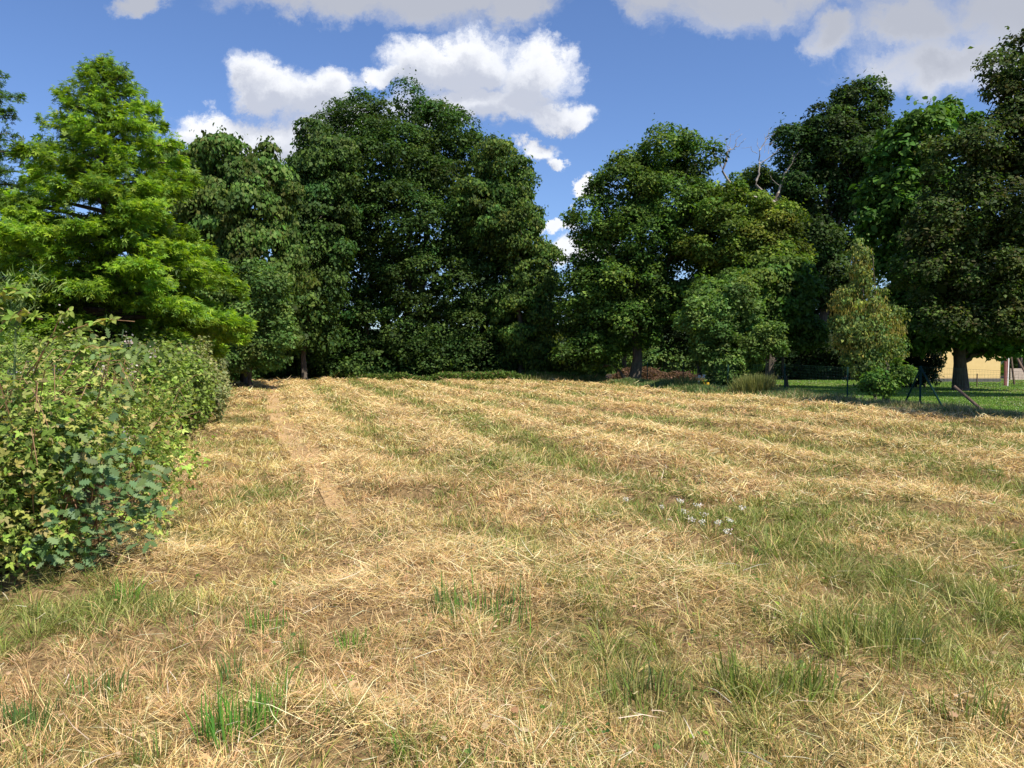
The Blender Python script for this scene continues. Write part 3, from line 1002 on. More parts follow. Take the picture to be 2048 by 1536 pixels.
# dark shrubs and stems below the row
r = np.random.default_rng(9)
for k, (px, py, w, h_, D) in enumerate(((455, 725, 50, 42, 50), (560, 715, 60, 48, 54), (650, 712, 70, 54, 57), (740, 715, 70, 52, 58), (830, 712, 70, 56, 58.5), (920, 712, 70, 54, 58), (1000, 715, 70, 52, 57), (1062, 720, 45, 46, 54))):
    tree('understory_shrub', ['dark shrub under the hedge at the far end of the brambles', 'shrub in shade behind the far end of the path', 'dark shrub under the left edge of the largest tree',
         'shaded shrub left of the main trunk of the largest tree', 'shaded shrub right of the main trunk of the largest tree', 'dark shrub under the right half of the largest tree', 'dark shrub below the feathery tree', 'shrub at the right end of the central trees, by the dry bracken'][k],
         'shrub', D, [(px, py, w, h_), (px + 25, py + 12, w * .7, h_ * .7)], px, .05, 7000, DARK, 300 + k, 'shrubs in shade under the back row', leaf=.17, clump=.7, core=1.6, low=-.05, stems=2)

# ragged herbs and low leaves along the edge of the wood
r = np.random.default_rng(66); n = 52000
x = r.uniform(-24, 5.5, n)
y = np.interp(x, [-24, -16, -14, -10, 0, 4, 6, 12], [56, 54, 55, 51, 47.5, 50, 60, 60]) + np.abs(r.normal(0, 1.6, n)) - .3
hh = .5 * (.3 + fbm(x, y, .5, 3, 5)) * r.random(n)
v, f, c_ = scatter(tmpl_rhomb(), np.stack([x, y, height(x, y) + hh], 1), rdir(r, n) + (0, 0, .5), rdir(r, n) + (0, -.3, .5), r.uniform(.07, .18, n), pick(r, n, MID + DULL + [(.25, .2, .09)], .2))
tag(link('edge_herbs', mesh_np('edge_herbs', v, f, c_), M_LEAF), 'low ragged herbs and saplings along the foot of the back trees', 'undergrowth', kind='stuff')

# ---- right group
G2 = 'trees along the wire fence'
tree('field_oak', 'rounded oak right of the gap with lit lower branches', 'tree', 47,
     [(1335, 322, 62, 50), (1400, 322, 34, 34), (1255, 385, 72, 62), (1345, 400, 80, 60), (1185, 450, 52, 52), (1280, 480, 90, 60), (1370, 470, 60, 46),
      (1160, 500, 30, 36), (1240, 560, 90, 46), (1165, 600, 42, 60), (1240, 650, 80, 60), (1330, 610, 70, 40), (1190, 690, 60, 40), (1380, 590, 50, 40), (1170, 720, 50, 34), (1380, 560, 50, 50)], 1268, .32, 140000, MID + DARK[:1], 401, G2, leaf=.16, clump=.75, core=.5, low=.8, tintvar=.28)
tree('field_oak', 'yellow green oak behind the young trees, under the dead branches', 'tree', 45,
     [(1465, 425, 60, 55), (1545, 460, 50, 55), (1440, 480, 70, 60), (1510, 520, 85, 65), (1560, 540, 50, 60)], 1490, .25, 70000, WARM, 402, G2, leaf=.155, clump=.65, core=.45, low=1.0)
tree('ash_tree', 'mid green leafy tree with hanging sprays behind the sapling', 'tree', 41,
     [(1560, 590, 58, 80), (1500, 600, 60, 80), (1420, 620, 60, 60), (1480, 690, 60, 40), (1590, 640, 40, 60)], 1575, .09, 50000, MID, 403, G2, droop=.5, leaf=.18, clump=.65, core=.7, low=.5)
tree('ivy_shrub', 'upright grey green shrub standing at the fence', 'shrub', 37,
     [(1440, 690, 50, 66), (1455, 745, 44, 38), (1410, 640, 44, 56), (1475, 630, 44, 70)], 1450, .07, 32000, PALE, 404, G2, leaf=.12, clump=.42, core=.8, low=0, stems=2, shoots=.3)
tree('young_tree', 'small sapling with thin bare stem and light leaves', 'tree', 33,
     [(1545, 672, 24, 30), (1520, 700, 22, 22), (1562, 692, 12, 20), (1505, 690, 14, 18)], 1532, .035, 5200, [(.14, .22, .05), (.11, .19, .04)], 405, G2, leaf=.10, clump=.32, core=0, low=.4, shoots=.3)
tree('ivy_shrub', 'narrow leafy column left of the thin sapling', 'shrub', 34,
     [(1512, 735, 13, 34), (1514, 700, 14, 22)], 1513, .04, 4500, MID, 406, G2, leaf=.10, clump=.25, core=0, low=0)
tree('field_oak', 'small distant oak below the dead branches', 'tree', 62,
     [(1500, 362, 40, 26), (1545, 392, 32, 32), (1475, 410, 50, 45), (1550, 450, 50, 45)], 1520, .25, 26000, DARK + WARM[:1], 407, G2, leaf=.20, clump=.8, core=.25, low=2)
tree('tall_oak', 'tallest dark oak behind the fence trees, sky showing through', 'tree', 58,
     [(1712, 222, 50, 46), (1650, 262, 52, 46), (1590, 300, 34, 44), (1735, 290, 34, 60), (1680, 320, 78, 50), (1605, 370, 46, 40), (1640, 400, 66, 50), (1715, 390, 48, 54),
      (1590, 440, 40, 34), (1620, 490, 60, 50), (1700, 470, 50, 40), (1655, 560, 70, 60)], 1640, .38, 92000, DARK[:2] + [(.055, .085, .03)], 408, G2, leaf=.21, clump=.95, core=.22, low=2, tintvar=.3)
tree('walnut_tree', 'large leaved walnut with a stout dark trunk on the lawn', 'tree', 37,
     [(1850, 275, 64, 52), (1905, 235, 40, 34), (1790, 330, 52, 56), (1755, 410, 34, 40), (1830, 400, 80, 70), (1765, 490, 46, 50), (1850, 520, 80, 60), (1900, 600, 100, 56),
      (1820, 620, 60, 50), (1960, 650, 90, 52), (1850, 672, 46, 28), (1990, 700, 44, 26)], 1922, .30, 50000, [(.075, .16, .025), (.06, .13, .022), (.10, .20, .03)], 409, G2,
     tm=tmpl_ovate(.3), leaf=.23, clump=.7, core=.8, low=1.7, droop=.3, shoots=.25)
tree('willow', 'large olive tree with reddish shoot tips filling the right edge', 'tree', 31,
     [(1985, 160, 34, 60), (2020, 120, 22, 36), (2055, 130, 50, 66), (1965, 290, 66, 60), (2045, 290, 70, 90), (1900, 350, 66, 66), (1990, 410, 100, 80), (1880, 460, 70, 60),
      (1850, 560, 70, 50), (1950, 540, 90, 70), (2060, 520, 90, 90), (1900, 640, 80, 40), (2010, 640, 90, 40), (2130, 300, 90, 110), (2140, 500, 90, 110), (2120, 640, 80, 50)], 2110, .30, 135000,
     [(.060, .098, .022), (.075, .118, .026), (.045, .075, .02), (.11, .115, .042), (.095, .145, .03)], 410, G2, leaf=.125, clump=.62, core=.8, low=2.2, shoots=.3, mat=M_SOFT)
tree('laburnum', 'slender yellowish tree with hanging pods in front of the fence trees', 'tree', 28.5,
     [(1716, 505, 12, 28), (1716, 555, 22, 34), (1695, 605, 30, 36), (1740, 605, 28, 40), (1690, 660, 28, 40), (1735, 670, 40, 40), (1782, 640, 24, 30), (1770, 690, 26, 30), (1720, 720, 34, 30), (1765, 740, 30, 24)], 1752, .05, 21000,
     [(.17, .24, .06), (.13, .20, .045), (.26, .29, .06), (.11, .17, .05)], 411, G2, leaf=.085, clump=.30, core=.15, low=.25, droop=.9, shoots=.5, mat=M_SOFT)
lab = [o for o in bpy.data.objects if o.get('category') == 'tree' and o.name.startswith('laburnum')][0]
r = np.random.default_rng(88); n = 5200
bb_ = np.array([blob(*q_, 28.5) for q_ in ((1716, 540, 22, 40), (1690, 610, 36, 40), (1742, 620, 34, 44), (1700, 680, 36, 44), (1745, 680, 44, 40), (1785, 660, 26, 34))])
bi_ = r.integers(0, 6, n); pp = bb_[bi_, :3] + rdir(r, n) * bb_[bi_, 3:] * r.uniform(.4, 1.05, (n, 1))
v, f, c_ = blades(pp[:, 0], pp[:, 1], pp[:, 2], r.uniform(.06, .16, n), np.full(n, .022), r.uniform(0, 6.28, n), r.normal(2.9, .15, n), r.normal(0, .1, n), pick(r, n, [(.50, .40, .09), (.42, .36, .09), (.34, .30, .10)], .12), r)
part('seed_pods', mesh_np('seed_pods', v, f, c_), M_SOFT, lab)
tree('shrub', 'leafy low bush on a dark stump at the fence', 'shrub', 27.2,
     [(1770, 762, 30, 20), (1806, 748, 20, 14), (1748, 780, 22, 12), (1788, 730, 12, 16)], 1765, .08, 5200, MID, 412, G2, leaf=.10, clump=.26, core=.5, low=0, shoots=.6, stems=2)
tree('yew', 'dense dark evergreen left of the walnut trunk', 'tree', 41,
     [(1830, 640, 46, 60), (1825, 710, 52, 54), (1800, 740, 50, 34), (1850, 745, 26, 26)], 1828, .15, 20000, [(.02, .04, .014), (.03, .05, .018)], 413, G2, leaf=.13, clump=.5, core=2.2, low=-.1)

G3 = 'dark trees closing the view behind the fence'
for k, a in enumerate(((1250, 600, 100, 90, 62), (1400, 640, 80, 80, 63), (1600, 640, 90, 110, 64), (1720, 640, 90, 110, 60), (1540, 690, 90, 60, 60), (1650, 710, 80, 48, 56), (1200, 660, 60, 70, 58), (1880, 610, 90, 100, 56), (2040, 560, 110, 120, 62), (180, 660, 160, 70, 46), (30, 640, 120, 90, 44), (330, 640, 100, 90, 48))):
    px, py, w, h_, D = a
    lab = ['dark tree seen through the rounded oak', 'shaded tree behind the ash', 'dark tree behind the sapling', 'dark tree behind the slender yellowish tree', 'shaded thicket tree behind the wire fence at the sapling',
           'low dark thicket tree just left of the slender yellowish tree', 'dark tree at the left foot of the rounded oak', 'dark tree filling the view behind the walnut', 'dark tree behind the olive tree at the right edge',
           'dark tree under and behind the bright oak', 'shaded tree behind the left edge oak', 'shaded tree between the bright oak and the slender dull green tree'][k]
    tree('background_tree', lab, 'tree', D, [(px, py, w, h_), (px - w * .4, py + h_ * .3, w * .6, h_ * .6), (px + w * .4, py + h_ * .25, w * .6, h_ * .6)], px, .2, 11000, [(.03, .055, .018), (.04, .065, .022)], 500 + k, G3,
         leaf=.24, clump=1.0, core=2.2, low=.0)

tree('shrub', 'low leafy shrub behind the first fence posts', 'shrub', 53,
     [(1180, 738, 36, 24), (1205, 712, 26, 20), (1150, 752, 24, 16)], 1180, .05, 7000, MID, 420, G2, leaf=.16, clump=.4, core=1.2, low=0)
tree('hedge_bush', 'light green shrub hanging in the gap between the two tree groups', 'shrub', 57,
     [(1085, 690, 26, 42), (1075, 660, 22, 28), (1100, 715, 22, 22)], 1082, .06, 8500, WARM, 421, G2, leaf=.19, clump=.5, core=.8, low=0, droop=.7)
G4 = 'far trees seen through the gaps'
for k, (px, py, w, h_, D, pal) in enumerate(((1112, 712, 34, 26, 85, PALE), (1135, 722, 30, 22, 78, DARK), (1080, 726, 40, 20, 90, DARK), (1300, 700, 32, 34, 88, PALE), (1325, 722, 36, 20, 75, PALE), (1272, 715, 26, 26, 80, DULL), (1352, 712, 16, 34, 95, MID), (1385, 722, 40, 14, 82, PALE),
                                             (2035, 700, 18, 44, 90, MID), (1700, 728, 40, 14, 100, DULL))):
    tree('distant_bush', ['grey green bush in the gap between the two tree groups', 'dark bush in the gap, right of the grey green one', 'dark bush in the gap, left of the grey green one', 'rounded grey green bush seen under the oak', 'low grey green bush right of the rounded one under the oak',
         'bush left of the rounded grey green one under the oak', 'small pointed conifer seen under the oak', 'long low grey bush seen under the ash', 'green tree beside the yellow building, beyond the low wall', 'dull bush far beyond the slender yellowish tree'][k],
         'bush', D, [(px, py, w, h_), (px + w * .4, py + 5, w * .5, h_ * .7)], px, .08, 5000, pal, 540 + k, G4, leaf=.26, clump=.7, core=1.6, low=-9)

# woodland far behind, one mass
r = np.random.default_rng(77)
parts_ = []
for k in range(170):
    a_ = r.uniform(-.9, .9); D = r.uniform(150, 420)
    x0 = D * math.tan(a_ * .72); z0 = gz(x0, D)
    hh = r.uniform(5, 9)
    n = 420
    q = rdir(r, n) * np.array([hh * .8, hh * .8, hh * .6]) * r.uniform(.7, 1, (n, 1)) + (x0, D, z0 + hh * .55)
    parts_.append(scatter(tmpl_rhomb(), q, rdir(r, n), unit(rdir(r, n) + (0, 0, .8)), r.uniform(1.2, 2.4, n), pick(r, n, DULL, .1) * r.uniform(.7, 1.4)))
v, f, c_ = join(parts_)
tag(link('far_woodland', mesh_np('far_woodland', v, f, c_), M_LEAF), 'mass of far woodland on the falling ground behind the trees', 'woodland', kind='stuff')

# tree standing beyond the right edge of the view; its shade lies along the fence
tree('poplar', 'slender tall tree beyond the right edge, nearest the viewer, shading the fence foot', 'tree', 15.6,
     [(2660, yq, 105, 80) for yq in range(-250, 420, 95)], 2660, .12, 16000, MID, 430, leaf=.14, clump=.5, core=1.2, low=2.4)
tree('poplar', 'second slender tall tree beyond the right edge, behind the nearest one', 'tree', 20.4,
     [(2250, yq, 72, 70) for yq in range(0, 470, 80)], 2250, .12, 18000, MID, 431, leaf=.14, clump=.5, core=1.2, low=2.4)

# ---- dead tree, branches traced where they stand against the sky
D0 = 57.0
root = thing('dead_tree', 'bare grey dead tree with forked branches above the oaks', 'tree', (sx(1545, D0), D0, gz(sx(1545, D0), D0)))
def zpx(pts, dd=0.0):
    return [P(1380 + a_ * .1465, 240 + b_ * .1465, D0 + dd) for a_, b_ in pts]
b = Bag(); b.tube([(sx(1545, D0), D0, -.1)] + zpx([(1180, 1700), (1130, 1200), (1180, 1020)]), [.34, .26, .2, .17], 9)
part('trunk', b.mesh('trunk', True), M_BARK, root)
for k, (pts, dd, r0, r1) in enumerate((
        ([(1180, 1020), (1230, 850), (1300, 700), (1370, 570), (1430, 490), (1510, 410)], 0, .15, .035),
        ([(1200, 980), (1330, 920), (1530, 830), (1650, 770), (1790, 700)], .8, .12, .05),
        ([(1650, 770), (1665, 705)], .8, .03, .02),
        ([(1370, 570), (1345, 470), (1335, 370)], .1, .06, .02),
        ([(1395, 540), (1360, 440)], .1, .04, .02),
        ([(1270, 960), (1380, 840), (1410, 780), (1400, 640)], 1.2, .07, .03),
        ([(1410, 790), (1480, 760), (1545, 710), (1650, 648)], 1.4, .05, .02),
        ([(1545, 680), (1560, 560), (1635, 465)], 1.4, .04, .018),
        ([(1560, 640), (1600, 590)], 1.4, .02, .01),
        ([(1150, 1150), (870, 900), (915, 770), (920, 620), (915, 440)], -1.5, .12, .05),
        ([(920, 620), (1020, 560), (1100, 490), (1200, 420)], -1.5, .05, .02),
        ([(925, 440), (1000, 310), (1040, 200), (1060, 140)], -1.5, .05, .012),
        ([(1000, 310), (980, 220)], -1.5, .02, .01), ([(1010, 290), (1080, 240), (1130, 205)], -1.5, .02, .01),
        ([(915, 440), (895, 350), (890, 280)], -1.5, .025, .01), ([(960, 390), (1050, 350), (1115, 305)], -1.5, .025, .01), ([(1060, 345), (1145, 360)], -1.5, .012, .008),
        ([(985, 470), (990, 350)], -1.5, .02, .01), ([(1035, 490), (1060, 370), (1080, 330)], -1.5, .02, .01),
        ([(890, 485), (800, 430), (800, 390), (665, 410)], -1.5, .025, .01),
        ([(1150, 1150), (600, 1000), (425, 720), (460, 560), (500, 470), (535, 430)], -2.5, .12, .07),
        ([(535, 430), (590, 380), (610, 290), (680, 220)], -2.5, .045, .012), ([(590, 385), (640, 380), (700, 310), (735, 280)], -2.5, .035, .01),
        ([(530, 430), (470, 340), (450, 250)], -2.5, .035, .012), ([(465, 330), (430, 305)], -2.5, .015, .008),
        ([(490, 480), (500, 370), (520, 210)], -2.5, .03, .01), ([(515, 260), (580, 210), (645, 150)], -2.5, .018, .008),
        ([(425, 720), (340, 520), (300, 420), (325, 330), (315, 240)], -2.5, .04, .01), ([(345, 320), (400, 315)], -2.5, .01, .008),
        ([(1190, 910), (1110, 850), (1070, 780)], -.5, .03, .012))):
    q = np.array(zpx(pts, dd))
    if k not in (0, 1): q[0] = q[0]
    rr2 = np.random.default_rng(k)
    # finer wiggle
    tt = np.linspace(0, len(q) - 1, (len(q) - 1) * 3 + 1)
    qq = np.stack([np.interp(tt, np.arange(len(q)), q[:, j]) for j in range(3)], 1)
    qq[1:-1] += rr2.normal(0, .035, (len(qq) - 2, 3))
    b = Bag(); b.tube(qq, np.linspace(r0, r1, len(qq)) * .72, 6)
    part('branch', b.mesh('branch', True), M_BARKP, root)

# ------------------------------------------------------------------ wire fence
root = thing('wire_fence', 'green wire mesh fence running along the right side of the field', 'fence', (float(fence_x(30)), 30, 0))
FH = 1.2
posts = [(float(fence_x(y_)), y_) for y_ in (61.8, 56.6, 52, 47.4, 43, 38.8, 34.8, 30.5, 26.1)] + [(11.9, 23.3), (12.55, 19.2), (13.2, 15.2)]
for (x_, y_) in posts:
    b = Bag(); z_ = gz(x_, y_)
    b.tube([(x_, y_, z_ - .15), (x_, y_, z_ + FH + .03)], .027 if y_ > 24 else .03, 8)
    part('post', b.mesh('post', True), M_POST, root)
for (dx, dy_) in ((.28, 1.55), (-.1, -1.6)):
    b = Bag(); b.tube([(11.9 + dx, 23.3 + dy_, gz(11.9, 23.3) - .05), (11.9, 23.3, gz(11.9, 23.3) + FH - .02)], .027, 8)
    part('brace', b.mesh('brace', True), M_POST, root)
b = Bag()
for (p, q) in zip(posts[:-1], posts[1:]):
    p = np.array(p); q = np.array(q)
    L = np.linalg.norm(q - p); near = min(p[1], q[1])
    zp, zq = gz(*p), gz(*q)
    rw = .0012 if near < 28 else .0014
    def wire(a_, c_, rad):
        b.tube([a_, c_], rad, 3, cap=False)
    hs = [0.05] + list(np.arange(.15, FH, .10 if near < 40 else .2)) + [FH]
    for h_ in hs:
        thick = rw * (2.2 if h_ in (hs[-1],) else 1.0)
        wire((*p, zp + h_), (*q, zq + h_), thick)
    nv = int(L / (.10 if near < 28 else .15 if near < 40 else .3))
    for i_ in range(1, nv):
        s_ = i_ / nv
        m_ = p + (q - p) * s_; zz_ = zp + (zq - zp) * s_
        wire((*m_, zz_ + .04), (*m_, zz_ + FH), rw)
part('wire_mesh', b.mesh('wire_mesh'), M_WIRE, root)

b = Bag()
b.tube([(12.73, 21.2, gz(12.7, 21.2) - .03), (12.14, 21.95, .80)], [.045, .04], 8)
tag(link('wooden_pole', b.mesh('wooden_pole', True), M_WOOD), 'brown wooden pole leaning against the wire fence near its corner', 'pole')

# small second fence in front of the yellow building
root = thing('garden_fence', 'low thin wire fence in front of the yellow building', 'fence', (23, 41, 0))
b2 = Bag()
fp = [(sx(px, 41.0), 41.0 + (px - 1950) * -.006) for px in (1770, 1862, 1954, 2046, 2138)]
for (x_, y_) in fp:
    b = Bag(); b.tube([(x_, y_, gz(x_, y_) - .1), (x_, y_, gz(x_, y_) + .74)], .028, 6)
    part('post', b.mesh('post'), M_WOOD, root)
for (p, q) in zip(fp[:-1], fp[1:]):
    for h_ in (.1, .25, .4, .55, .7):
        b2.tube([(*p, gz(*p) + h_), (*q, gz(*q) + h_)], .004, 3, cap=False)
    for i_ in range(1, 14):
        m_ = np.array(p) + (np.array(q) - np.array(p)) * i_ / 14
        b2.tube([(*m_, .02), (*m_, .7)], .003, 3, cap=False)
part('wire_mesh', b2.mesh('wire_mesh'), M_WIRE, root)

# yellow building, gable wall towards us
DB = 50.0
x0, x1 = sx(1845, DB), sx(2004, DB) - .1
root = thing('yellow_building', 'plain yellow rendered building seen under the walnut tree', 'building', ((x0 + x1) / 2, DB + 3, 0))
b = Bag(); b.box(((x0 + x1) / 2, DB + 3, 1.6), (x1 - x0, 6, 3.3), 0)
part('wall', b.mesh('wall'), M_WALL, root)
b = Bag()
xc = (x0 + x1) / 2; w_ = (x1 - x0) / 2 + .3
b.add([(xc - w_, DB - .3, 3.2), (xc, DB - .3, 4.5), (xc + w_, DB - .3, 3.2), (xc - w_, DB + 6.3, 3.2), (xc, DB + 6.3, 4.5), (xc + w_, DB + 6.3, 3.2)],
      [(0, 1, 4, 3), (1, 2, 5, 4), (0, 2, 1, 1), (3, 4, 5, 5), (0, 3, 5, 2)])
part('roof', b.mesh('roof'), M_ROOF, root)
b = Bag(); b.box((xc, DB - .04, .14), (x1 - x0 + .02, .06, .26))
part('plinth', b.mesh('plinth'), M_GREYW, root)

b = Bag(); b.tube([(sx(2011.5, 43), 43, -.1), (sx(2011.5, 43), 43, 3.4)], .085, 10)
tag(link('timber_post', b.mesh('timber_post', True), M_POLE), 'thick red brown post at the corner of the yellow building', 'post')
b = Bag(); b.tube([(sx(2016, 42.6), 42.6, -.1), (sx(2017.5, 42.6), 42.6, 2.2)], .022, 8)
tag(link('white_pipe', b.mesh('white_pipe', True), M_PIPE), 'thin white pipe standing right beside the red brown post', 'pipe')
# swing frame: two slanting legs each end and a beam
root = thing('swing_frame', 'slanting timber swing frame beyond the red brown post', 'swing frame', (sx(2022, 42), 42, 0))
ap = (sx(2018, 43.5), 43.5, 2.3); ap2 = (sx(2018, 43.5) + 2.4, 45.5, 2.3)
for a_, f_ in ((ap, (.55, -1.3)), (ap, (1.2, 1.4)), (ap2, (.55, -1.3)), (ap2, (1.2, 1.4))):
    b = Bag(); b.tube([(a_[0] + f_[0], a_[1] + f_[1], -.1), a_], .055, 8)
    part('leg', b.mesh('leg', True), M_WOOD, root)
b = Bag(); b.tube([(ap[0] - .2, ap[1] - .15, 2.32), (ap2[0] + .2, ap2[1] + .15, 2.32)], .06, 8)
part('beam', b.mesh('beam', True), M_WOOD, root)
b = Bag(); b.box((sx(2090, 56), 56, .35), (5.0, .3, .9))
tag(link('low_wall', b.mesh('low_wall'), M_PINKW), 'low pale pinkish wall beyond the swing frame', 'wall')
b = Bag(); b.box((sx(185, 38), 38, 1.2), (4.5, .3, 2.6))
tag(link('shed_wall', b.mesh('shed_wall'), M_GREYW), 'plain grey wall glimpsed in the shade under the bright oak', 'wall')

# garden table with pale clutter and a yellow can, under the shrub
DT = 41.0
tx = sx(1412, DT)
root = thing('garden_table', 'low white garden table in shade behind the wire fence', 'table', (tx, DT, 0))
b = Bag(); b.box((tx, DT, .56), (1.0, .6, .04)); part('tabletop', b.mesh('tabletop'), M_WHITE, root)
for sx_ in (-.42, .42):
    for sy_ in (-.24, .24):
        b = Bag(); b.tube([(tx + sx_, DT + sy_, -.02), (tx + sx_ * .92, DT + sy_ * .9, .54)], .025, 6)
        part('leg', b.mesh('leg'), M_WHITE, root)
r = np.random.default_rng(61)
for k, (dx, s_) in enumerate(((-.36, .12), (-.1, .16), (.18, .10), (.4, .13))):
    b = Bag(); z_ = .58
    b.tube([(tx + dx, DT - .1, z_), (tx + dx, DT - .1, z_ + s_ * .4), (tx + dx + .01, DT - .1, z_ + s_ * .8)], [s_ * .45, s_ * .55, s_ * .6], 10)
    tag(link('flower_pot', b.mesh('flower_pot', True), M_WHITE), ['leftmost pale pot on the garden table', 'largest pale pot on the garden table', 'smallest pale pot on the garden table, right of the largest', 'pale pot at the right end of the garden table'][k], 'pot', 'pots on the garden table')
b = Bag(); cx_ = sx(1415, 40.4)
b.tube([(cx_, 40.4, .02), (cx_, 40.4, .30), (cx_, 40.4, .34)], [.10, .09, .05], 10); b.tube([(cx_ + .02, 40.4, .32), (cx_ + .10, 40.4, .36), (cx_ + .09, 40.4, .2)], .012, 6)
root2 = thing('watering_can', 'yellow can standing in front of the garden table', 'watering can', (cx_, 40.4, 0))
part('body', b.mesh('body'), M_YELLOW, root2)
b = Bag(); b.tube([(cx_ - .1, 40.4, .15), (cx_ - .24, 40.4, .42)], [.02, .012], 6)
part('spout', b.mesh('spout'), M_YELLOW, root2)

# brush heap and dry bracken
def heap(name, label, cat, px0, px1, D, hgt, n, seed, mat, wspread=1.0, leafpal=None):
    r = np.random.default_rng(seed)
    xa, xb = sx(px0, D), sx(px1, D)
    root = thing(name, label, cat, ((xa + xb) / 2, D, 0))
    b = Bag()
    for _ in range(n):
        x_ = r.uniform(xa, xb); u = (x_ - xa) / (xb - xa)
        h_ = hgt * (4 * u * (1 - u)) ** .5 * (.6 + .6 * float(vnoise(x_, D, 1.1, seed)))
        c0 = np.array([x_, D + r.normal(0, wspread * .5), r.uniform(0, h_)])
        dv = rdir(r, 1)[0] * np.array([1, .8, .35]) * r.uniform(.25, .8)
        b.tube(wobble(c0 - dv, c0 + dv, 4, .03, r), np.linspace(.022, .007, 4), 4, cap=False)
    part('twigs', b.mesh('twigs'), mat, root)
    if leafpal:
        m = n * 14
        x_ = r.uniform(xa, xb, m); u = (x_ - xa) / (xb - xa)
        z_ = r.random(m) * hgt * (4 * u * (1 - u)) ** .5
        p_ = np.stack([x_, D + r.normal(0, wspread * .45, m), z_], 1)
        v, f, c_ = scatter(tmpl_rhomb(), p_, rdir(r, m), rdir(r, m), r.uniform(.06, .16, m), pick(r, m, leafpal, .2))
        part('dry_leaves', mesh_np('dry_leaves', v, f, c_), M_SOFT, root)


BROWN = [(.20, .11, .065), (.15, .08, .05), (.28, .17, .11), (.10, .06, .04)]
heap('brush_pile', 'heap of brown cut branches behind the fence under the oak', 'brush pile', 1225, 1330, 55, .95, 230, 701, M_TWIG, 1.0, BROWN)
heap('brush_pile', 'lower longer heap of brown branches right of the first heap', 'brush pile', 1310, 1400, 52, .6, 170, 702, M_TWIG, .8, BROWN)
heap('dry_bracken', 'rust brown dry bracken at the right end of the central trees', 'bracken', 1045, 1105, 53.5, .9, 90, 703, M_TWIG, .7, [(.36, .19, .10), (.45, .26, .14)])
heap('dry_bracken', 'low brown bracken left of the first fence posts', 'bracken', 1100, 1160, 56, .7, 80, 704, M_TWIG, .6, [(.34, .2, .12), (.4, .26, .15)])
heap('dry_bracken', 'brown dead growth at the far end of the path', 'bracken', 560, 625, 57, .8, 60, 705, M_TWIG, .6, BROWN)

# feathery green weed tussocks at the far field edge and by the fence
def weed_clump(name, label, px, D, w, h_, n, pal, seed, cat='plant', group=None, lean=.25, wd=.006):
    r = np.random.default_rng(seed)
    cx = sx(px, D); root = thing(name, label, cat, (cx, D, gz(cx, D)), group)
    X = cx + r.normal(0, w * .3, n); Y = D + r.normal(0, w * .3, n)
    az = np.arctan2(Y - D, X - cx) + r.normal(0, .5, n)
    v, f, c_ = blades(X, Y, height(X, Y) - .01, h_ * r.uniform(.5, 1.1, n), np.full(n, max(wd, .0009 * D)), az, np.abs(r.normal(lean, .2, n)), r.normal(.1, .3, n), pick(r, n, pal, .15), r)
    part('stems', mesh_np('stems', v, f, c_), M_GRASS, root)
    return root


weed_clump('broom_bush', 'small rounded olive broom bush at the fence beside the sapling', 1508, 31.5, .9, .85, 2600, [(.20, .22, .06), (.26, .26, .08), (.14, .17, .05)], 801, 'shrub')
weed_clump('tall_weeds', 'green and straw weeds at the field edge beside the dry bracken', 1095, 49, 3.4, .55, 1500, [(.20, .24, .07), (.34, .32, .13)], 802)
weed_clump('tall_weeds', 'few tall thin weeds in front of the garden table', 1378, 37.5, .9, .75, 160, [(.14, .20, .05), (.3, .28, .1)], 803)

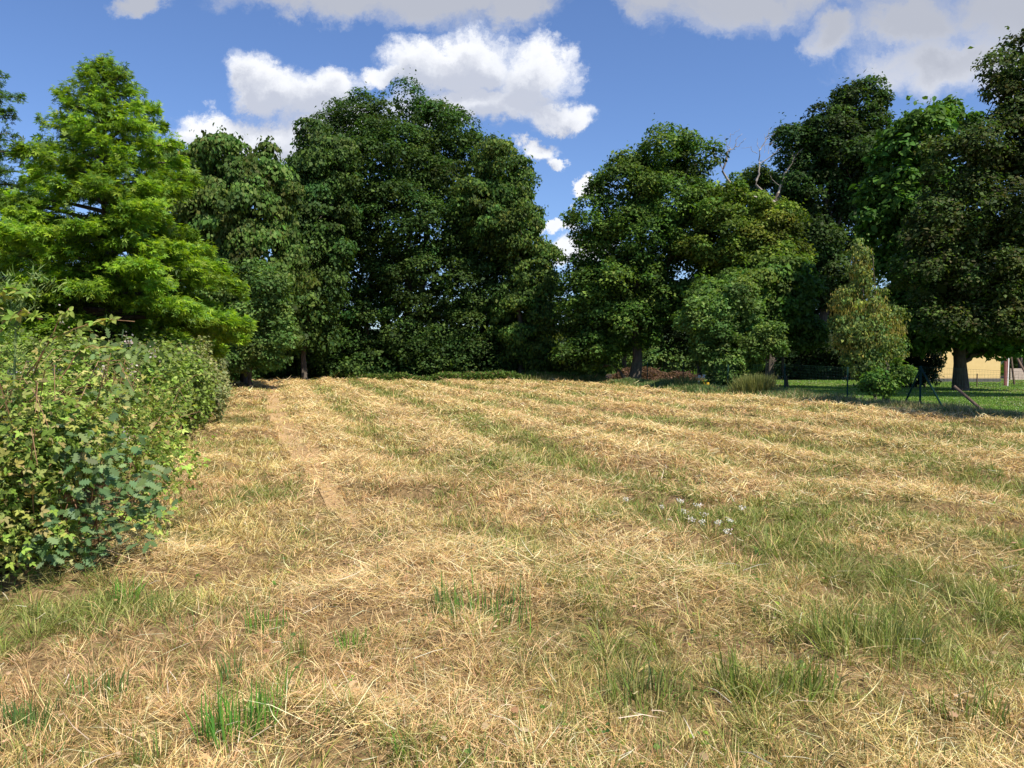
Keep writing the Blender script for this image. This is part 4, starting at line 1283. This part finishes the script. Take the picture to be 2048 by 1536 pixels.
# ------------------------------------------------------------------ bramble bank on the left
def bank_leaves(r, y0, y1, n, tm, size, pal, H, seed, back=3.2, frontcap=False, upv=.55, tintvar=.2, rag=.28):
    """leaves in lumpy clumps over the surface of the bank"""
    nc = int(64 * (y1 - y0) / 6 + 45)
    yc = r.uniform(y0, y1, nc); ph = r.uniform(0, 1, nc)
    # profile: foot at bank_x, bulging face, flat top going back
    a_ = np.clip(ph * 1.75, 0, 1); top = np.clip((ph * 1.75 - 1) / .75, 0, 1)
    Hc = H * bank_h(yc) * (0.62 + .60 * fbm(yc, ph * 3, .6, 3, seed))
    xc = bank_x(yc) - .15 - .75 * a_ ** 2.4 - top * back + .25 * np.sin(a_ * pi) + 1.2 * (fbm(yc, ph * 3.0, .6, 3, seed + 4) - .5)
    zc = .12 + (Hc - .12) * np.sin(a_ * pi / 2) ** .9 + .1 * top
    cc = np.stack([xc, yc, zc], 1)
    out = np.stack([1.0 - a_ * .6 - top * .4, np.full(nc, -.35), a_ * .8 + top * .5], 1)
    if frontcap:
        m = nc // 2
        x2 = r.uniform(-6.2, float(bank_x(y0 + .8)) - .05, m); u = r.random(m)
        z2 = .1 + H * np.sin(u * pi / 2) ** .9 * (.75 + .5 * vnoise(x2, u, 1.1, 3))
        c2 = np.stack([x2, y0 + .3 + .7 * u ** 2.2 - .15 * np.sin(u * pi) + .7 * (fbm(x2, u * 1.5, 1.6, 3, 8) - .5), z2], 1)
        cc = np.vstack([cc, c2]); out = np.vstack([out, np.stack([np.full(m, .25), np.full(m, -1.0), u * .9], 1)])
    nc = len(cc)
    cr = r.uniform(.10, .44, nc)
    tint = 1 + r.normal(0, tintvar, nc)
    ci = r.integers(0, nc, n)
    ld = unit(r.normal(size=(n, 3)) + .7 * unit(out)[ci] + (0, 0, .25))
    pos = cc[ci] + ld * (cr[ci] * r.uniform(.3, 1.0, n) ** .5)[:, None]
    sh = r.random(n) < rag
    pos[sh] += unit(out + (0, 0, .8))[ci[sh]] * r.random((sh.sum(), 1)) ** 1.5 * .4
    pos[:, 2] = np.maximum(pos[:, 2], .02)
    nrm = unit(ld * .5 + (0, 0, upv) + r.normal(0, .45, (n, 3)))
    d = unit(np.cross(nrm, r.normal(size=(n, 3)))) + ld * .35 + (0, 0, -.3)
    col = pick(r, n, pal, .16) * tint[ci][:, None]
    return scatter(tm, pos, d, nrm, size * r.uniform(.6, 1.3, n), col)


def bank_core(r, y0, y1, n, H, pal, x_back=3.6, size=(.18, .4), inset=.45):
    y = r.uniform(y0 + .35, y1, n); u = r.random(n)
    x = bank_x(y) - inset - .5 * u - r.random(n) * x_back
    z = r.random(n) * (H - .35)
    p_ = np.stack([x, y, z], 1)
    return scatter(tmpl_rhomb(), p_, rdir(r, n), rdir(r, n), r.uniform(*size, n), pick(r, n, pal, .2))


BR = [(.17, .26, .04), (.24, .34, .06), (.12, .18, .035), (.30, .37, .09), (.34, .34, .08), (.42, .36, .14), (.20, .30, .05)]
BROWNS = [(.14, .09, .04), (.20, .13, .06), (.09, .06, .03), (.10, .10, .03)]
r = np.random.default_rng(900)
root = thing('bramble_thicket', 'tangled bramble thicket filling the left foreground', 'bramble', (-4.2, 6.5, 0))
v, f, c_ = bank_leaves(r, 5.25, 12.5, 28000, tmpl_tri(), .040, BR, 1.08, 1, frontcap=True, tintvar=.3)
part('leaves', mesh_np('leaves', v, f, c_), M_SOFT, root)
v, f, c_ = bank_core(r, 5.3, 12.5, 6500, 1.4, BROWNS + BR[:1])
part('inner_growth', mesh_np('inner_growth', v, f, c_), M_SOFT, root)
b = Bag()
for k in range(190):
    y_ = r.uniform(5.4, 12); x_ = float(bank_x(y_)) - r.uniform(.1, 2.4)
    if k < 60: x_ = r.uniform(-6, -3.3); y_ = r.uniform(5.3, 5.9)
    L_ = r.uniform(.5, 1.5); a_ = r.uniform(0, 2 * pi)
    q = np.linspace(0, 1, 6)
    pts = np.stack([x_ + cos(a_) * L_ * q * .8, y_ + sin(a_) * L_ * q * .8, r.uniform(0, .5) + L_ * 1.1 * np.sin(q * 2.2) * .8], 1)
    pts += r.normal(0, .015, pts.shape)
    b.tube(pts, np.linspace(.0055, .002, 6), 4, cap=False)
part('canes', b.mesh('canes'), M_CANE, root)
# long arching canes against the dark, with leaves
def arch_cane(ptspx, D, seed, rad=.006, leafn=16, pal=BR):
    r = np.random.default_rng(seed)
    q = np.array([P(a_, c_, D + dd) for a_, c_, dd in ptspx])
    tt = np.linspace(0, len(q) - 1, 14)
    qq = np.stack([np.interp(tt, np.arange(len(q)), q[:, j]) for j in range(3)], 1) + r.normal(0, .006, (14, 3))
    b = Bag(); b.tube(qq, np.linspace(rad, rad * .4, 14), 5)
    cane = part('arching_cane', b.mesh('arching_cane', True), M_CANE, root)
    s_ = r.uniform(0, 13, leafn)
    pos = np.stack([np.interp(s_, np.arange(14), qq[:, j]) for j in range(3)], 1)
    nn = unit(r.normal(0, .5, (leafn, 3)) + (0, -.3, .8))
    dd_ = r.normal(0, 1, (leafn, 3)) * (1, 1, .3) + (.2, 0, -.2)
    v, f, c_ = scatter(tmpl_tri(), pos, dd_, nn, r.uniform(.05, .085, leafn), pick(r, leafn, pal, .12) * 1.2)
    o = mesh_np('cane_leaves', v, f, c_)
    off = np.array(root.location)
    vv = v - off
    o.vertices.foreach_set('co', vv.astype(np.float32).ravel()); o.update()
    link('cane_leaves', o, M_SOFT, cane)


arch_cane([(30, 850, 0), (70, 740, 0), (100, 680, 0), (150, 660, 0), (200, 640, 0), (272, 642, 0)], 5.9, 1, leafn=20)
arch_cane([(50, 760, 0), (90, 700, 0), (122, 640, 0), (140, 620, 0)], 5.8, 2, leafn=14)
arch_cane([(-20, 700, 0), (10, 640, 0), (50, 622, 0), (90, 640, 0)], 5.6, 3, leafn=14)
arch_cane([(120, 760, 0), (160, 700, 0), (190, 690, 0), (240, 700, 0)], 6.2, 4, leafn=14)
arch_cane([(20, 900, -.2), (60, 820, -.2), (130, 790, -.2), (190, 830, -.2)], 5.7, 5, leafn=18)
arch_cane([(-10, 640, 0), (-5, 600, 0), (20, 575, 0), (60, 590, 0)], 5.7, 6, leafn=22)
arch_cane([(300, 860, .8), (330, 820, .9), (360, 840, 1.0), (372, 900, 1.0)], 6.5, 7, leafn=12)
# withered blossom heads
b = Bag()
wp_ = []
for (px, py) in ((128, 640), (60, 735), (255, 680), (205, 745), (110, 735), (250, 870), (190, 880), (262, 740), (20, 745), (310, 702)):
    c0 = P(px, py, 6.0 if px < 200 else 6.6)
    for _ in range(26):
        wp_.append(c0 + r.normal(0, .022, 3) * (1, 1, 1.6))
wp_ = np.array(wp_); m = len(wp_)
v, f, c_ = scatter(tmpl_rhomb(), wp_, rdir(r, m), rdir(r, m), r.uniform(.012, .026, m), pick(r, m, [(.55, .45, .45), (.65, .58, .55), (.4, .3, .25)], .1))
part('withered_blossom', mesh_np('withered_blossom', v, f, c_), M_SOFT, root)

# blue green lobed shrub leaning out of the brambles
root = thing('oak_sapling', 'blue green lobed leaved young oak leaning out of the brambles', 'shrub', (-3.35, 6.0, 0))
r = np.random.default_rng(910)
spots = [(60, 905, 5.5), (110, 880, 5.5), (160, 905, 5.45), (205, 930, 5.45), (120, 960, 5.45), (180, 985, 5.4), (240, 975, 5.5), (270, 1005, 5.55), (130, 1010, 5.4), (200, 1040, 5.4), (245, 1060, 5.5),
         (290, 1010, 5.7), (150, 850, 5.7), (80, 985, 5.5), (215, 890, 5.7), (170, 1080, 5.45), (150, 1120, 5.45), (60, 950, 5.5), (105, 1060, 5.45), (300, 960, 5.8)]
bag = Bag(); pc = []; 
base_ = np.array([-3.35, 6.0, 0])
for px, py, D in spots:
    e = P(px, py, D)
    bag.tube(wobble(base_ + r.normal(0, .05, 3) * (1, 1, 0), e, 6, .03, r), np.linspace(.012, .003, 6), 5)
    k = 26
    pc.append(e + r.normal(0, 1, (k, 3)) * (.10, .10, .075))
for px, py, D in ((70, 1085, 5.2), (95, 1110, 5.2), (30, 1100, 5.2)):
    pc.append(P(px, py, D) + r.normal(0, 1, (7, 3)) * (.06, .05, .04))
pos = np.concatenate(pc); n = len(pos)
nn = unit(r.normal(0, .4, (n, 3)) + (.2, -.45, .75)); dd_ = unit(r.normal(0, 1, (n, 3)) * (1, .7, .5)) + (.1, -.2, -.35)
v, f, c_ = scatter(tmpl_lobed(), pos, dd_, nn, r.uniform(.045, .10, n), pick(r, n, [(.13, .22, .09), (.17, .26, .125), (.10, .17, .06), (.20, .29, .12)], .16))
part('leaves', mesh_np('leaves', v, f, c_), M_SOFT, root)
part('stem', bag.mesh('stem', True), M_CANE, root)

# a pale lobed branch on top of the bank
root = thing('oak_sapling', 'pale green lobed young oak on top of the bramble bank', 'shrub', (-4.3, 8.2, 0))
pc = []
bag = Bag()
for px, py, D in ((225, 690, 7.6), (255, 700, 7.7), (200, 705, 7.5), (285, 712, 7.8), (170, 790, 7.3), (200, 800, 7.2), (240, 780, 7.4), (220, 830, 7.2)):
    e = P(px, py, D); pc.append(e + r.normal(0, 1, (20, 3)) * (.10, .10, .055))
    bag.tube(wobble((-4.3, 8.2, 0), e, 6, .03, r), np.linspace(.012, .003, 6), 5)
pos = np.concatenate(pc); n = len(pos)
nn = unit(r.normal(0, .4, (n, 3)) + (0, -.2, .9)); dd_ = unit(r.normal(0, 1, (n, 3))) + (0, -.1, -.1)
v, f, c_ = scatter(tmpl_lobed(), pos, dd_, nn, r.uniform(.06, .12, n), pick(r, n, [(.20, .28, .09), (.24, .32, .11), (.15, .22, .08)], .14))
part('leaves', mesh_np('leaves', v, f, c_), M_SOFT, root)
part('stem', bag.mesh('stem', True), M_CANE, root)

# tall prickly weed at the left edge
root = thing('tall_thistle', 'tall pale green feathery weed rising at the left edge', 'weed', (float(P(60, 700, 5.8)[0]), 5.8, 0))
bag = Bag(); r = np.random.default_rng(915)
st = np.array([P(*q_, 5.8) for q_ in ((18, 1100), (22, 900), (28, 760), (34, 640), (52, 590), (76, 545))])
tt = np.linspace(0, 5, 22); stq = np.stack([np.interp(tt, np.arange(6), st[:, j]) for j in range(3)], 1)
bag.tube(stq, np.linspace(.012, .004, 22), 7)
X, Y, Z, A, Ll = [], [], [], [], []
for i_ in range(5, 22):
    for _ in range(16):
        q_ = stq[i_] + r.normal(0, .02, 3)
        X.append(q_[0]); Y.append(q_[1]); Z.append(q_[2]); A.append(r.uniform(0, 2 * pi)); Ll.append(r.uniform(.05, .16) * (1 - .02 * i_))
for bx_, by_ in ((10, 590), (0, 640), (95, 570), (20, 560), (-15, 570)):
    e = P(bx_, by_, 5.8); k0 = stq[12]
    q = wobble(k0, e, 5, .01, r); bag.tube(q, np.linspace(.006, .002, 5), 5)
    for _ in range(70):
        q_ = q[r.integers(1, 5)] + r.normal(0, .03, 3)
        X.append(q_[0]); Y.append(q_[1]); Z.append(q_[2]); A.append(r.uniform(0, 2 * pi)); Ll.append(r.uniform(.03, .10))
X, Y, Z, A, Ll = map(np.array, (X, Y, Z, A, Ll)); n = len(X)
v, f, c_ = blades(X, Y, Z, Ll, np.full(n, .008), A, r.uniform(.6, 1.4, n), r.normal(-.2, .3, n), pick(r, n, [(.24, .34, .12), (.28, .36, .12), (.18, .28, .09)], .12), r)
part('leaves', mesh_np('leaves', v, f, c_), M_SOFT, root)
part('stem', bag.mesh('stem', True), mat_noise('weed_stem', (.15, .22, .07), (.22, .28, .10), 10, .7), root)

r = np.random.default_rng(920)
root = thing('bramble_bush', 'mid distance bramble bush with dark hollows beside the path', 'bramble', (-7.8, 16, 0))
v, f, c_ = bank_leaves(r, 12.0, 19, 24000, tmpl_ovate(.36), .075, BR[:4] + [(.16, .20, .06)], 1.42, 5, tintvar=.3)
part('leaves', mesh_np('leaves', v, f, c_), M_SOFT, root)
v, f, c_ = bank_core(r, 12, 19, 4500, 1.5, BROWNS + BR[:1])
part('inner_growth', mesh_np('inner_growth', v, f, c_), M_SOFT, root)

FAR = [(.22, .25, .09), (.28, .29, .12), (.17, .21, .07), (.34, .33, .15)]
root = thing('scrub_bush', 'pale olive scrub bush with feathery tops halfway along the bank', 'shrub', (-11, 23, 0))
v, f, c_ = bank_leaves(r, 18.5, 29, 36000, tmpl_rhomb(), .10, FAR, 1.6, 8, back=3.5, rag=.5)
part('leaves', mesh_np('leaves', v, f, c_), M_SOFT, root)
v, f, c_ = bank_core(r, 18.5, 29, 6000, 1.6, FAR[:2] + BROWNS[:1], size=(.25, .5))
part('inner_growth', mesh_np('inner_growth', v, f, c_), M_SOFT, root)
root = thing('scrub_bush', 'farthest greyish scrub bush at the far end of the bank', 'shrub', (-15, 36, 0))
v, f, c_ = bank_leaves(r, 28.5, 43, 32000, tmpl_rhomb(), .13, [(.17, .20, .09), (.20, .23, .10), (.13, .17, .07)], 1.8, 9, back=4.0, rag=.4)
part('leaves', mesh_np('leaves', v, f, c_), M_SOFT, root)
v, f, c_ = bank_core(r, 28.5, 43, 6000, 1.75, FAR[:2] + BROWNS[:1], size=(.3, .6))
part('inner_growth', mesh_np('inner_growth', v, f, c_), M_SOFT, root)
# ragged grass and herbs hanging over the foot of the bank
# broom with rush like upright twigs
root = thing('broom_bush', 'green broom with upright rush like twigs above the bank', 'shrub', (sx(385, 24), 24, 0))
r = np.random.default_rng(930); n = 1500
X = sx(383, 24) + r.normal(0, .16, n); Y = 24 + r.normal(0, .25, n); Z = r.uniform(.9, 1.9, n)
v, f, c_ = blades(X, Y, Z, r.uniform(.35, .8, n), np.full(n, .016), np.where(X > sx(383, 24), 0, pi) + r.normal(0, .7, n), np.abs(r.normal(.22, .14, n)), r.normal(.05, .1, n), pick(r, n, [(.10, .22, .04), (.14, .27, .05)], .12), r)
part('twigs', mesh_np('twigs', v, f, c_), M_SOFT, root)
b = Bag()
for _ in range(9):
    b.tube(wobble((sx(385, 24) + r.normal(0, .1), 24, -.05), (sx(383, 24) + r.normal(0, .2), 24 + r.normal(0, .2), 1.6), 5, .05, r), np.linspace(.03, .01, 5), 5)
part('stem', b.mesh('stem'), M_BARK, root)

# ------------------------------------------------------------------ small things in the grass
# dry leaves and bits of stalk
r = np.random.default_rng(950)
n = 900
y = 2.6 + 7 * r.random(n) ** 1.5; x = (r.random(n) * 2 - 1) * (.68 * y + .5)
k = field_ok(x, y) & (fbm(x, y, .8, 2, 19) > .42); x, y = x[k], y[k]
for cx_, cy_, m in ((-.78, 3.55, 14), (2.05, 3.45, 12), (-.15, 3.35, 8)):
    x = np.append(x, cx_ + r.normal(0, .13, m)); y = np.append(y, cy_ + r.normal(0, .10, m))
n = len(x)
pos = np.stack([x, y, height(x, y) + r.uniform(.03, .075, n)], 1)
sz_ = np.where(np.arange(n) > n - 36, r.uniform(.025, .055, n), r.uniform(.012, .04, n))
v, f, c_ = scatter(tmpl_lobed(3, .36), pos, rdir(r, n) * (1, 1, .3), unit(r.normal(0, .35, (n, 3)) + (0, 0, 1)), sz_, pick(r, n, [(.58, .40, .21), (.50, .33, .17), (.64, .48, .28), (.42, .25, .12)], .12))
tag(link('leaf_litter', mesh_np('leaf_litter', v, f, c_), M_GRASS), 'dry curled brown leaves lying in the foreground straw', 'leaves', kind='stuff')

# long pale stalks lying on top
n = 700
x, y = sample_field(n * 2, r, 2.6, 16, .6); n = len(x)
v, f, c_ = blades(x, y, height(x, y) + r.uniform(.05, .11, n), r.uniform(.05, .22, n), wid(y, .0042), r.uniform(0, 2 * pi, n), r.normal(1.45, .2, n), r.normal(.05, .3, n), pick(r, n, [(.74, .62, .40), (.80, .72, .52), (.66, .50, .28)], .08), r)
tag(link('straw_stalks', mesh_np('straw_stalks', v, f, c_), M_GRASS), 'long pale stalks lying loose on top of the mown grass', 'straw', kind='stuff')

# small broad green leaves of weeds
n = 5200
x, y = sample_field(n, r, 2.5, 26, .6)
k = fbm(x, y, 1.1, 2, 29) > .52; x, y = x[k], y[k]
xc_, yc_ = [], []
for px, py in ((1210, 1500), (775, 1470), (830, 935), (490, 935), (1400, 1500), (1530, 1180), (1100, 1440), (470, 1010), (560, 1300)):
    D = CAMH * FPX / (py - 714); m = 9
    xc_.append(sx(px, D) + r.normal(0, .045, m)); yc_.append(D + r.normal(0, .05, m))
x = np.concatenate([x] + xc_); y = np.concatenate([y] + yc_); n = len(x)
pos = np.stack([x, y, height(x, y) + r.uniform(.01, .07, n)], 1)
sz_ = wid(y, .022, 2.0) * r.uniform(.6, 1.5, n)
v, f, c_ = scatter(tmpl_ovate(.4), pos, rdir(r, n) * (1, 1, .4), unit(r.normal(0, .35, (n, 3)) + (0, -.1, 1)), sz_, pick(r, n, [(.10, .20, .03), (.16, .27, .05), (.07, .15, .04), (.27, .33, .04)], .14))
tag(link('weed_leaves', mesh_np('weed_leaves', v, f, c_), M_SOFT), 'small broad green weed leaves creeping among the stubble', 'weeds', kind='stuff')

# white yarrow heads
FL = [(1370, 1024, 'leftmost tall white flower head over the dark grass'), (1398, 1012, 'white flower head behind the pair in the clump'), (1412, 1030, 'large double white flower head in the middle of the clump'), (1385, 1040, 'small white flower left of the double head'),
      (1405, 1045, 'pinkish white flower just below the double head'), (1440, 1047, 'pale flower standing right of the pinkish one'), (1457, 1065, 'brightest white flower, lowest of the clump'), (1462, 1042, 'tiny white flower right of the clump'), (1488, 1018, 'single white flower far right of the clump'),
      (1362, 1003, 'white flower nearest the hay edge'), (1253, 1000, 'small lone white flower left of the clump'), (1325, 1015, 'faint white flower between the lone one and the clump'), (1925, 1075, 'small whitish flower head at the right of the field')]
for k, (px, py, lab) in enumerate(FL):
    D = CAMH * FPX / (py + 22 - 714)
    cx_ = sx(px, D); z0 = gz(cx_, D); zt = sz(py, D)
    root = thing('white_flower', lab, 'flower', (cx_, D, z0), 'white flowers in the field')
    r = np.random.default_rng(970 + k)
    b = Bag(); b.tube(wobble((cx_ + r.normal(0, .02), D, z0), (cx_, D, zt), 4, .006, r), [.003, .0025, .002, .002], 5)
    part('stem', b.mesh('stem'), M_POST, root)
    m = 46; q = r.normal(0, 1, (m, 3)) * (.016, .016, .011) + (cx_, D, zt)
    v, f, c_ = scatter(tmpl_ovate(.5), q, rdir(r, m), unit(r.normal(0, .4, (m, 3)) + (0, -.3, 1)), r.uniform(.009, .016, m), pick(r, m, [(.80, .78, .76), (.72, .66, .68)], .05))
    part('flower_head', mesh_np('flower_head', v, f, c_), M_SOFT, root)

print('objects', len(bpy.data.objects), 'tris ~', sum(len(m.polygons) for m in bpy.data.meshes))
